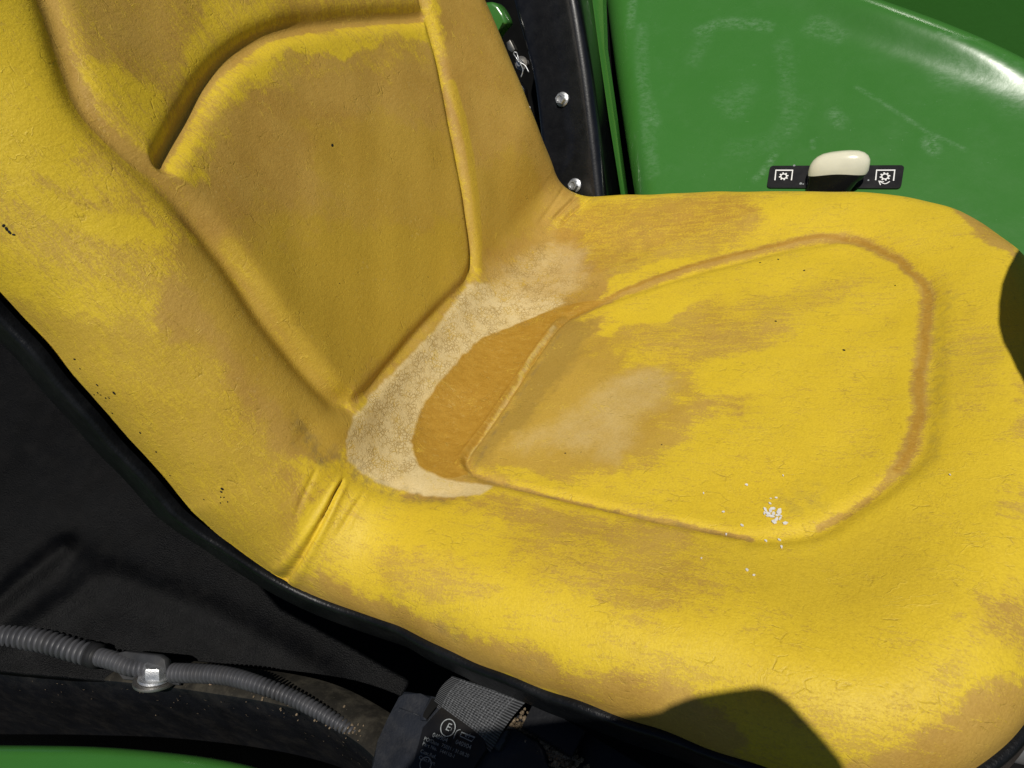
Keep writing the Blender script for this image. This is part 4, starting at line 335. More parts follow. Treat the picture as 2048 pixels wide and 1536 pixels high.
# ---------------- seat material ----------------
def vinyl():
    k=NB('worn_yellow_vinyl',.5,.35)
    uv=k.n('UVMap',uv_map='seat_uv').outputs[0]
    a=k.n('Attribute',attribute_name='wear_a'); sa=k.n('SeparateColor'); k.put(sa.inputs[0],a.outputs[0])
    b=k.n('Attribute',attribute_name='wear_b'); sb=k.n('SeparateColor'); k.put(sb.inputs[0],b.outputs[0])
    W,G,B,D=sa.outputs[0],sa.outputs[1],sa.outputs[2],a.outputs['Alpha']
    Y,K,O=sb.outputs[0],sb.outputs[1],sb.outputs[2]
    # warped coordinates
    warp=k.noise(uv,60,3,.6,out=1)
    vm=k.n('VectorMath',operation='MULTIPLY_ADD'); k.put(vm.inputs[0],warp); vm.inputs[1].default_value=(.006,.006,0); k.put(vm.inputs[2],uv); wuv=vm.outputs[0]
    streak=k.noise(k.mapping(wuv,(46,270,1),(0,0,.12)),1,7,.76)
    fine=k.noise(k.mapping(wuv,(480,800,1)),1,5,.75)
    broad=k.noise(uv,28,5,.6)
    n=k.math('ADD',k.math('ADD',k.math('MULTIPLY',streak,.46),k.math('MULTIPLY',fine,.46)),k.math('MULTIPLY',broad,.20))   # mean about .56
    e=k.math('MULTIPLY',k.math('SUBTRACT',n,.56),2.9)
    wv=k.math('ADD',k.math('MULTIPLY',k.math('SUBTRACT',W,.5),.56),e)
    w1=k.step(wv,-.05,.055)
    f2=k.noise(k.mapping(wuv,(900,1300,1),(0,0,.4)),1,4,.75); w2=k.step(k.math('ADD',k.math('MULTIPLY',k.math('SUBTRACT',W,.5),.62),k.math('MULTIPLY',k.math('SUBTRACT',k.math('ADD',k.math('MULTIPLY',f2,.6),k.math('MULTIPLY',k.noise(uv,90,6,.7),.4)),.5),2.4)),-.22,.22)
    w0=k.step(k.math('ADD',W,k.math('MULTIPLY',k.math('SUBTRACT',k.noise(wuv,32,5,.65),.5),.5)),.15,.85); wear=k.math('ADD',k.math('ADD',k.math('MULTIPLY',w1,.46),k.math('MULTIPLY',w2,.28)),k.math('MULTIPLY',w0,.26))
    tone=k.noise(uv,14,4,.6); grain=k.noise(uv,1500,2,.6)
    yellow=k.mix(tone,(.68,.475,.022),(.72,.53,.038))
    yellow=k.mix(k.math('MULTIPLY',Y,.7),yellow,(.60,.42,.030))
    tan=k.mix(k.step(tone,.35,.65),(.43,.255,.050),(.50,.315,.068))
    tan=k.mix(k.math('MULTIPLY',Y,.8),tan,(.52,.35,.032))
    c=k.mix(wear,yellow,tan)
    brown=k.mix(k.step(k.noise(k.mapping(wuv,(90,170,1)),1,8,.8),.34,.66),(.375,.195,.018),(.455,.255,.032)); brown=k.mix(k.math('MULTIPLY',k.step(k.noise(k.mapping(wuv,(110,240,1),(0,0,.5)),1,7,.75),.56,.68),.5),brown,(.55,.38,.11))
    c=k.mix(k.math('MULTIPLY',k.step(k.math('ADD',B,k.math('MULTIPLY',k.math('SUBTRACT',fine,.5),.4)),.3,.7),k.math('ADD',k.math('MULTIPLY',wear,.9),.05)),c,brown)
    c=k.mix(O,c,k.mix(tone,(.30,.19,.035),(.38,.245,.05)))
    pale=k.mix(k.noise(uv,45,5,.65),(.66,.485,.195),(.76,.64,.38))
    c=k.mix(k.math('MULTIPLY',.88,k.step(k.math('ADD',G,k.math('MULTIPLY',k.math('SUBTRACT',k.noise(wuv,60,7,.7),.5),.40)),.10,.90)),c,pale)
    sp=k.math('MULTIPLY',k.step(k.vor(uv,230),.26,.14),k.math('MULTIPLY',k.step(k.noise(uv,22,4,.6),.48,.66),k.step(W,.8,.97)))
    c=k.mix(k.math('MULTIPLY',sp,.30),c,(.62,.46,.16))
    # cracks
    cu=k.n('VectorMath',operation='MULTIPLY_ADD'); k.put(cu.inputs[0],k.noise(uv,160,3,.6,out=1)); cu.inputs[1].default_value=(.004,.004,0); k.put(cu.inputs[2],uv)
    ce=k.vor(cu.outputs[0],310,'DISTANCE_TO_EDGE'); ce2=k.vor(k.mapping(cu.outputs[0],(1.4,.9,1)),165,'DISTANCE_TO_EDGE')
    crack=k.math('MAXIMUM',k.math('SUBTRACT',1,k.step(ce,.01,.095)),k.math('SUBTRACT',1,k.step(ce2,.005,.055)))
    ck=k.math('MULTIPLY',crack,k.math('MULTIPLY',K,k.step(k.noise(uv,80,4,.6),.36,.56)))
    c=k.mix(k.math('MULTIPLY',ck,.66),c,k.mix(k.step(k.noise(uv,55,3),.45,.6),(.36,.22,.045),(.55,.34,.025)))
    ce3=k.vor(k.mapping(cu.outputs[0],(.75,1.35,1),(0,0,.3)),115,'DISTANCE_TO_EDGE'); wl=k.math('MULTIPLY',k.math('SUBTRACT',1,k.step(ce3,.0,.07)),k.math('MULTIPLY',k.step(k.noise(uv,42,4,.65),.50,.66),k.step(k.noise(wuv,150,3),.42,.58)))
    c=k.mix(k.math('MULTIPLY',wl,.42),c,(.38,.25,.04))
    hn=k.noise(k.mapping(wuv,(30,62,1),(0,0,.25)),1,3,.55,.4); hl=k.math('MULTIPLY',k.math('SUBTRACT',1,k.step(k.math('ABSOLUTE',k.math('SUBTRACT',hn,.5)),.002,.009)),k.step(k.noise(uv,26,4,.6),.50,.62))
    hn2=k.noise(k.mapping(wuv,(75,40,1),(0,0,-.5)),1,3,.55,.5); hl2=k.math('MULTIPLY',k.math('SUBTRACT',1,k.step(k.math('ABSOLUTE',k.math('SUBTRACT',hn2,.5)),.002,.010)),k.step(k.noise(uv,33,4,.6),.53,.64)); hl=k.math('MAXIMUM',hl,hl2)
    c=k.mix(k.math('MULTIPLY',hl,.38),c,(.70,.50,.06))
    peb=k.vor(k.mapping(wuv,(1,1.2,1)),760); c=k.mix(k.math('MULTIPLY',k.step(peb,.35,.75),.20),c,k.mix(1,c,(.62,.58,.45),'MULTIPLY'))
    # dirt, painted groove shade and grain
    dn=k.step(k.noise(wuv,120,5,.7),.38,.66)
    c=k.mix(k.math('MULTIPLY',D,dn),c,(.16,.12,.07))
    pit=k.step(k.noise(k.mapping(wuv,(300,380,1)),1,3,.6),.70,.78)
    c=k.mix(k.math('MULTIPLY',pit,.22),c,(.25,.16,.04))
    c=k.mix(k.math('MULTIPLY',grain,.22),c,k.mix(1,c,(.72,.70,.60),'MULTIPLY'))
    k.color(c)
    k.put(k.b.inputs['Roughness'],k.math('ADD',k.math('MULTIPLY',k.noise(uv,35,4,.6),.22),.44))
    # relief
    lea=k.vor(k.mapping(wuv,(1,1.25,1)),620,'SMOOTH_F1'); wr=k.noise(k.mapping(wuv,(230,120,1),(0,0,-.35)),1,4,.55,.6)
    h=k.math('ADD',k.math('MULTIPLY',lea,.10),k.math('MULTIPLY',wr,.55))
    h=k.math('SUBTRACT',h,k.math('MULTIPLY',ck,.42))
    h=k.math('SUBTRACT',h,k.math('MULTIPLY',wear,.12)); h=k.math('SUBTRACT',h,k.math('MULTIPLY',wl,.45)); h=k.math('ADD',h,k.math('MULTIPLY',hl,.22)); h=k.math('ADD',h,k.math('MULTIPLY',k.noise(k.mapping(wuv,(900,700,1)),1,3,.6),.30))
    k.put(k.b.inputs['Normal'],k.bump(h,.0011,.55))
    return k.m
VINYL=vinyl()
# ---------------- the seat ----------------
def build_seat():
    Q,N=outline(OUT_NEAR,OUT_FAR,0,40)
    ds=.001
    S,T=np.meshgrid(np.arange(-.62,.462,ds),np.arange(-.268,.375,ds),indexing='ij')
    h=np.zeros(S.shape)
    for name,dep,sg in GROOVES:
        pts=LINES[name]; sl_=box_of(S,T,pts,sg*.004)
        d,side,u,L=pline(S[sl_],T[sl_],pts)
        end=np.minimum(1,np.minimum(u+.004,L-u+.004)/.012) if name.startswith(('fold','pocket')) else 1
        h[sl_]=np.minimum(h[sl_],-dep*.001*np.exp(-(d/(sg*.001))**2)*end)
    # puffed lips beside the creases
    for name,hh,off,sg in (('fold_main',1.3,4.0,2.2),('fold_b',.3,4,2.2),('fold_c',.4,4,2.2),('fold_far1',.8,4,2),('fold_far2',.9,4,2),('cush_rear',1.6,4.5,2.2)):
        pts=LINES[name]; sl_=box_of(S,T,pts,.015)
        d,side,u,L=pline(S[sl_],T[sl_],pts)
        end=np.clip(np.minimum(u,L-u)/.012,0,1)
        dd=d-off*.001 if name!='cush_rear' else d*side-off*.001
        h[sl_]+=hh*.001*np.exp(-(dd/(sg*.001))**2)*end
    # low waves of a used cushion
    def val(fs,ft,ph): return np.sin(S*fs+ph)*np.sin(T*ft+1.7*ph)
    h+=.0004*(val(70,55,.3)+val(41,90,1.1)+.6*val(130,110,2.))
    pts=[q for q in LINES['back_near']]; d,side,u,L=pline(S,T,pts); nearside=T<np.interp(S,[p[0] for p in pts],[p[1] for p in pts])
    wide=.0050*np.exp(-(d/.022)**2)*smooth(S,-.26,-.17)*(1-smooth(S,-.07,-.045))
    h-=np.where(nearside,wide,wide*np.exp(-(d/.012)**2))
    emax=lambda p0,R: R*np.pi/2+.006+.0014*np.sin(p0[...,0]*95+1)*np.sin(p0[...,0]*41)
    P,D,RR=place(S,T,Q,N,h,emax)
    ch={c:np.full(S.shape,float(v)) for c,v in dict(W=.3,G=0,B=0,D=0,Y=0,K=.0,O=0).items()}
    def field(seed):
        r=np.random.default_rng(seed); f=np.zeros(S.shape)
        for step,am in ((.030,.5),(.013,.4),(.006,.35),(.003,.28)):
            n0,n1=int(1.1/step)+4,int(.7/step)+4; g=r.standard_normal((n0,n1))
            x=(S+.63)/step; y=(T+.27)/step; i=np.clip(x.astype(int),0,n0-2); j=np.clip(y.astype(int),0,n1-2); u=smooth(x-i,0,1); w_=smooth(y-j,0,1)
            f+=am*((g[i,j]*(1-u)+g[i+1,j]*u)*(1-w_)+(g[i,j+1]*(1-u)+g[i+1,j+1]*u)*w_)
        return f
    FX,FY=field(3),field(4)
    for kind,c,v,soft,wd,pts in PAINT:
        sl_=box_of(S,T,pts,soft*1.5+wd+.006); am=min(.0075,.34*soft+.0004)*(.45 if kind=='line' or c in 'GB' else 1); s,t=S[sl_]+FX[sl_]*am*1.3,T[sl_]+FY[sl_]*am
        if kind=='poly':
            d,_,_,_=pline(s,t,pts+pts[:1]); d=np.where(inside(s,t,pts),-d,d); mk=1-smooth(d,-soft*.5,soft*.5)
        else:
            d,_,_,_=pline(s,t,pts); mk=1-smooth(d,wd*.5-soft*.5,wd*.5+soft*.5)
        ch[c][sl_]=ch[c][sl_]*(1-mk)+v*mk
    A=np.stack([ch['W'],ch['G'],ch['B'],ch['D']],-1); Bq=np.stack([ch['Y'],ch['K'],ch['O'],np.ones_like(h)],-1)
    em=emax
    lim=RR*np.pi/2+.009
    vv=D<lim+.001
    fm=vv[:-1,:-1]&vv[1:,:-1]&vv[1:,1:]&vv[:-1,1:]
    pc=lambda *n:sum([LINES[k] for k in n],[])
    c_=lambda x:.25*(x[:-1,:-1]+x[1:,:-1]+x[1:,1:]+x[:-1,1:])
    sc,tc=c_(S),c_(T)
    cp=inside(sc,tc,pc('cush_far','cush_front','cush_corner','cush_near','cush_rear'))
    bl=pc('back_near','back_bottom','back_far'); 
    low=inside(sc,tc,LINES['back_near'][5:]+LINES['back_bottom']+[q for q in LINES['back_far'] if q[0]>LINES['back_top'][-1][0]]+LINES['back_top'][::-1])
    upp=inside(sc,tc,bl+[(-.6,.2),(-.6,-.06)])&~low
    isb=sc<.012
    uv=np.stack([S,T],-1); at=dict(wear_a=A,wear_b=Bq)
    root=empty('seat_assembly',(0,0.05,-.06)); tag(root,'worn yellow vinyl tractor seat with cracked pale crease and black pan','tractor seat')
    mk=lambda nm,mask,par:link(nm,grid_mesh(nm,P,mask&fm,uv,at),VINYL,par)
    back=mk('backrest',isb&~low&~upp,root); cush=mk('seat_cushion',~isb&~cp,root)
    tag(mk('recessed_panel',low,back),'brown worn lower panel'); tag(mk('recessed_panel',upp,back),'streaked yellow upper panel'); mk('recessed_panel',cp,cush)
    return root,P,S,T,D
SEAT,SP_,SS,ST,SD=build_seat()
# ---------------- more materials ----------------
def simple(name,col,rough=.4,spec=.4,metal=0,var=.25,scale=40,bump=0,bscale=600,dust=0,dcol=(.16,.13,.09),coat=0):
    k=NB(name,rough,spec); c=k.obj()
    n=k.noise(c,scale,5,.6)
    col2=tuple(min(1,v*(1+var)) for v in col); col1=tuple(v*(1-var) for v in col)
    o=k.mix(k.step(n,.3,.7),col1,col2)
    r=k.math('ADD',k.math('MULTIPLY',k.noise(c,scale*2.3,4,.6),.25),rough-.12,clamp=True)
    if dust:
        d=k.math('MULTIPLY',k.step(k.noise(c,scale*1.4,7,.72),.42,.72),dust)
        sp=k.math('MULTIPLY',k.step(k.vor(c,420),.16,.08),k.step(k.noise(c,60,3),.48,.62))
        d=k.math('MAXIMUM',d,k.math('MULTIPLY',sp,min(1,dust*2.2)))
        o=k.mix(d,o,dcol)
        r=k.math('ADD',r,k.math('MULTIPLY',d,.4),clamp=True)
    k.color(o); k.put(k.b.inputs['Roughness'],r); k.b.inputs['Metallic'].default_value=metal
    if coat: k.b.inputs['Coat Weight'].default_value=coat; k.b.inputs['Coat Roughness'].default_value=.12
    if bump: k.put(k.b.inputs['Normal'],k.bump(k.noise(c,bscale,3,.6),bump))
    return k.m
BLACK=simple('black_paint',(.0055,.006,.0078),.40,.28,var=.12,bump=.00012,bscale=500,dust=.03,dcol=(.05,.05,.05))
RAILB=simple('dusty_black_paint',(.0055,.006,.0080),.45,.25,dust=.16,bump=.0002,dcol=(.07,.062,.05))
PLASTIC=simple('grained_black_plastic',(.0017,.0019,.0024),.42,.06,bump=.0005,bscale=900,dust=.22,dcol=(.016,.0155,.015))
PANB=simple('black_seat_pan',(.004,.0045,.0055),.36,.28,bump=.0003,bscale=500,dust=.06,dcol=(.08,.08,.08))
DARK=simple('gap_shade_black',(.006,.006,.006),.8,.1)  # near-black standing in for the shade in gaps, slots and holes
ZINC=simple('zinc_plated_steel',(.60,.61,.62),.40,.5,.9,bump=.0002,bscale=900,dust=.12,dcol=(.3,.27,.2))
DULL=simple('dull_steel',(.30,.29,.27),.45,.5,1,dust=.35,dcol=(.2,.15,.1))
DEB=simple('dry_soil',(.19,.145,.095),.9,.1,var=.4,scale=300,bump=.002,bscale=700)
CONDUIT=simple('grey_black_conduit',(.050,.051,.057),.45,.35,dust=.14,dcol=(.10,.09,.08))
TAPE=simple('black_tape',(.012,.012,.013),.55,.3)
HOUS=simple('retractor_plastic',(.011,.013,.018),.42,.3,dust=.14,bump=.0002,dcol=(.09,.085,.08))
IVORY=simple('ivory_plastic',(.70,.68,.53),.22,.5,var=.07,scale=30,coat=.3)
KBLACK=simple('glossy_black_plastic',(.008,.008,.008),.18,.5)
DECAL=simple('black_decal',(.007,.007,.008),.35,.35,dust=.02)
WHITE=simple('white_print',(.78,.78,.76),.5,.3,var=.05)
GREYP=simple('grey_print',(.26,.28,.285),.5,.3,var=.2,scale=400)
FLAKE=simple('white_paint_flake',(.70,.685,.66),.5,.4,var=.08,scale=500)
TWIGM=simple('dry_twig',(.36,.25,.16),.8,.2,var=.4,scale=300)
SPOT=simple('tar',(.012,.012,.012),.5,.3)
STEELB=simple('grey_platform_steel',(.13,.14,.15),.45,.4,.3,dust=.4,dcol=(.2,.16,.12))
RUSTY=simple('soiled_plate',(.14,.115,.10),.8,.2,var=.4,scale=120,bump=.001,dust=.5)
def green_mat(name,scuff=True):
    k=NB(name,.27,.5); c=k.obj()
    base=k.mix(k.noise(c,9,4,.6),(.035,.145,.020),(.044,.168,.028))
    o=base; r=k.math('ADD',k.math('MULTIPLY',k.noise(c,30,4,.6),.2),.17)
    if scuff:
        a=k.n('Attribute',attribute_name='wear_a'); sa=k.n('SeparateColor'); k.put(sa.inputs[0],a.outputs[0])
        sc=k.math('MULTIPLY',sa.outputs[0],k.step(k.noise(k.mapping(c,(120,220,220),(0,0,.5)),1,9,.85),.40,.72))
        hz=k.math('MULTIPLY',sa.outputs[1],k.step(k.noise(c,45,7,.75),.50,.80))
        l=k.noise(k.mapping(c,(14,900,500),(0,0,-.5)),1,3,.6); l2=k.noise(k.mapping(c,(700,12,500),(0,0,.25)),1,3,.6)
        ln=k.math('MULTIPLY',k.math('MAXIMUM',k.step(l,.70,.76),k.step(l2,.71,.77)),k.step(k.noise(c,14,3),.46,.56))
        m=k.math('MAXIMUM',k.math('MAXIMUM',sc,k.math('MULTIPLY',hz,.30)),k.math('MULTIPLY',ln,.9))
        o=k.mix(k.math('MULTIPLY',m,.38),base,(.30,.42,.31)); r=k.math('ADD',r,k.math('MULTIPLY',m,.25))
    k.color(o); k.put(k.b.inputs['Roughness'],r)
    k.b.inputs['Coat Weight'].default_value=.6; k.b.inputs['Coat Roughness'].default_value=.21
    k.put(k.b.inputs['Normal'],k.bump(k.noise(c,130,3,.5),.0004,.4))
    return k.m
GREEN=green_mat('green_fender_paint'); GREEN2=green_mat('green_paint',False)
# ---------------- mesh helpers ----------------
def V3(p): return Vector(p)
def bm_mesh(name,bm,sm=True,auto=None):
    bmesh.ops.recalc_face_normals(bm,faces=bm.faces)
    me=bpy.data.meshes.new(name); bm.to_mesh(me); bm.free()
    for p in me.polygons: p.use_smooth=sm
    if auto: me.set_sharp_from_angle(angle=math.radians(auto))
    return me
def prism(name,pts,depth,mat,parent=None,bev=.0,seg=2,normal=None,sm=True):
    """closed outline of 3D points (roughly planar) pushed back by depth along -normal, edges bevelled"""
    bm=bmesh.new(); P=[Vector(p) for p in pts]
    if normal is None:
        normal=sum(((P[i]-P[0]).cross(P[(i+1)%len(P)]-P[0]) for i in range(1,len(P)-1)),Vector()).normalized()
    n=Vector(normal).normalized()
    a=[bm.verts.new(p) for p in P]; b=[bm.verts.new(p-n*depth) for p in P]; m=len(P)
    bm.faces.new(a); bm.faces.new(b[::-1])
    for i in range(m): bm.faces.new((a[i],b[i],b[(i+1)%m],a[(i+1)%m]))
    if bev: bmesh.ops.bevel(bm,geom=list(bm.edges),offset=bev,segments=seg,affect='EDGES',profile=.5,clamp_overlap=True)
    return link(name,bm_mesh(name,bm,sm,40),mat,parent)
def frame(ax):
    ax=Vector(ax).normalized(); u=ax.orthogonal().normalized(); return u,ax.cross(u),ax
def lathe(name,c,ax,prof,mat,parent=None,n=24,hexa=(),sm=True,ref=None):
    """prof: (radius, height) list along ax; rows listed in hexa are six-sided"""
    u,v,a=frame(ax)
    if ref is not None:
        u=(Vector(ref)-a*Vector(ref).dot(a)).normalized(); v=a.cross(u)
    bm=bmesh.new(); c=Vector(c); rows=[]
    for k,(r,h) in enumerate(prof):
        row=[]
        for i in range(n):
            t=2*math.pi*i/n; rr=r
            if k in hexa: rr=r/max(.5,math.cos((t%(math.pi/3))-math.pi/6))*math.cos(math.pi/6)
            row.append(bm.verts.new(c+(u*math.cos(t)+v*math.sin(t))*rr+a*h))
        rows.append(row)
    for A,B in zip(rows[:-1],rows[1:]):
        for i in range(n): bm.faces.new((A[i],A[(i+1)%n],B[(i+1)%n],B[i]))
    bm.faces.new(rows[-1]); bm.faces.new(rows[0][::-1])
    return link(name,bm_mesh(name,bm,sm,32),mat,parent)
def catmull(pts,m=8):
    P=[Vector(p) for p in pts]; P=[2*P[0]-P[1]]+P+[2*P[-1]-P[-2]]; out=[]
    for i in range(1,len(P)-2):
        a,b,c,d=P[i-1:i+3]
        for j in range(m):
            u=j/m; out.append(.5*((2*b)+(c-a)*u+(2*a-5*b+4*c-d)*u*u+(-a+3*b-3*c+d)*u**3))
    return out+[P[-2]]
def tube(name,pts,rad,mat,parent=None,n=12,cap=True,sm=True):
    """rad: number or function of (length so far, fraction)"""
    bm=bmesh.new(); rows=[]; L=0; P=[Vector(p) for p in pts]
    tot=sum((b-a).length for a,b in zip(P[:-1],P[1:])); up=Vector((0.13,.2,1)).normalized()
    for i,p in enumerate(P):
        if i: L+=(p-P[i-1]).length
        t=(P[min(i+1,len(P)-1)]-P[max(i-1,0)]).normalized(); u=t.cross(up).normalized(); v=u.cross(t)
        r=rad(L,L/tot) if callable(rad) else rad
        rows.append([bm.verts.new(p+(u*math.cos(2*math.pi*k/n)+v*math.sin(2*math.pi*k/n))*r) for k in range(n)])
    for A,B in zip(rows[:-1],rows[1:]):
        for k in range(n): bm.faces.new((A[k],A[(k+1)%n],B[(k+1)%n],B[k]))
    if cap: bm.faces.new(rows[0][::-1]); bm.faces.new(rows[-1])
    return link(name,bm_mesh(name,bm,sm),mat,parent)
def resample(pts,step):
    P=[Vector(p) for p in pts]; out=[P[0]]; need=step; 
    for a,b in zip(P[:-1],P[1:]):
        l=(b-a).length; pos=0
        while l-pos>=need: pos+=need; out.append(a+(b-a)*(pos/l)); need=step
        need-=l-pos
    return out
# ---------------- ground and dark floor ----------------
def sheet(name,x0,x1,y0,y1,z,mat,kind='structure'):
    bm=bmesh.new(); bm.faces.new([bm.verts.new(p) for p in((x0,y0,z),(x1,y0,z),(x1,y1,z),(x0,y1,z))]); return tag(link(name,bm_mesh(name,bm,False),mat),kind=kind)
GRASS=simple('grass_ground',(.05,.075,.03),.9,.1,var=.5,scale=6)
sheet('ground',-120,120,-120,120,-1.3,GRASS)
# ---------------- seat pan under the cover ----------------
def seat_pan():
    Q,N=outline(OUT_NEAR,OUT_FAR,0,40)
    p0=Q; R=roll_radius(Q); x0=len(Q)
    rows=[]
    em=R*np.pi/2+.006+.0014*np.sin(Q[:,0]*95+1)*np.sin(Q[:,0]*41)
    dr0=R+(em-R*np.pi/2)            # drop where the cover ends
    wob=.0
    for off,dr in ((-.004,-.001),(.0012,-.0015),(.0032,-.0008),(.0042,.0008),(.0040,.004),(.0030,.012),(.0022,.022),(.0005,.026),(-.012,.027),(-.05,.022)):
        s2=Q[:,0]+N[:,0]*(R+off); t2=Q[:,1]+N[:,1]*(R+off)
        h=base_h(Q[:,0],Q[:,1],np.zeros(len(Q)))-dr0-dr
        x,z,nx,nz=profile(s2); rows.append(np.stack([x+nx*h,t2,z+nz*h],-1))
    P=np.stack(rows,0); P=np.concatenate([P,P[:,:1]],1)
    return link('seat_pan',grid_mesh('seat_pan',P),PANB,SEAT)
seat_pan()
# droplets of tar on the cover
def on_seat(s,t,lift=0):
    Q,N=outline(OUT_NEAR,OUT_FAR,0,40)
    e=1e-3; a=np.array([s,s+e,s]); b=np.array([t,t,t+e]); P,_,_=place(a,b,Q,N)
    n=np.cross(P[1]-P[0],P[2]-P[0]); n/=np.linalg.norm(n)
    i=np.clip(np.searchsorted(SS[:,0],s),0,SS.shape[0]-1); j=np.clip(np.searchsorted(ST[0],t),0,SS.shape[1]-1)
    p=SP_[i,j]
    return Vector(p)+Vector(n)*lift,Vector(n)
bmS=bmesh.new()
for s,t,r in SPOTS:
    p,n=on_seat(s,t); u,v,a=frame(n); k=9; ring=[]; ph=random.random()*6
    for q in range(k):
        th=2*math.pi*q/k; rr=r*.62*(1+.25*math.sin(2*th+ph)+.15*random.random()); ring.append(bmS.verts.new(p+(u*math.cos(th)+v*math.sin(th))*rr+n*.00015))
    c=bmS.verts.new(p+n*.0005)
    for q in range(k): bmS.faces.new((ring[q],ring[(q+1)%k],c))
tag(link('tar_specks',bm_mesh('tar_specks',bmS),SPOT,SEAT),kind='stuff')
# flakes of white paint lying on the cushion
def flakes():
    for i,(s,t,r) in enumerate(FLAKES):
        p,n=on_seat(s,t,.0002); u,v,a=frame(n); bm=bmesh.new(); k=random.choice((5,6,7)); ph=random.random()*6; A=[];B=[]
        el=random.uniform(.4,.75); r*=.85; tilt=Vector((random.uniform(-.25,.25),random.uniform(-.25,.25),0))
        for q in range(k):
            th=2*math.pi*q/k+random.uniform(-.25,.25); x=math.cos(th)*r*random.uniform(.75,1.1); y=math.sin(th)*r*el*random.uniform(.75,1.1)
            X=x*math.cos(ph)-y*math.sin(ph); Y=x*math.sin(ph)+y*math.cos(ph); lz=max(0,(X*tilt.x+Y*tilt.y))+.0003
            A.append(bm.verts.new(u*X+v*Y+n*(lz+.0006))); B.append(bm.verts.new(u*X+v*Y+n*lz))
        bm.faces.new(A); bm.faces.new(B[::-1])
        for q in range(k): bm.faces.new((A[q],B[q],B[(q+1)%k],A[(q+1)%k]))
        o=link('paint_flake',bm_mesh('paint_flake',bm,False),FLAKE); o.location=p
        clus=i<16
        tag(o,'tiny white flake in the small pile near the front corner of the yellow cushion panel' if clus else 'stray white speck lying apart on the yellow seat cushion','flake','white flakes heaped on the cushion' if clus else 'white specks scattered over the cushion')
flakes()
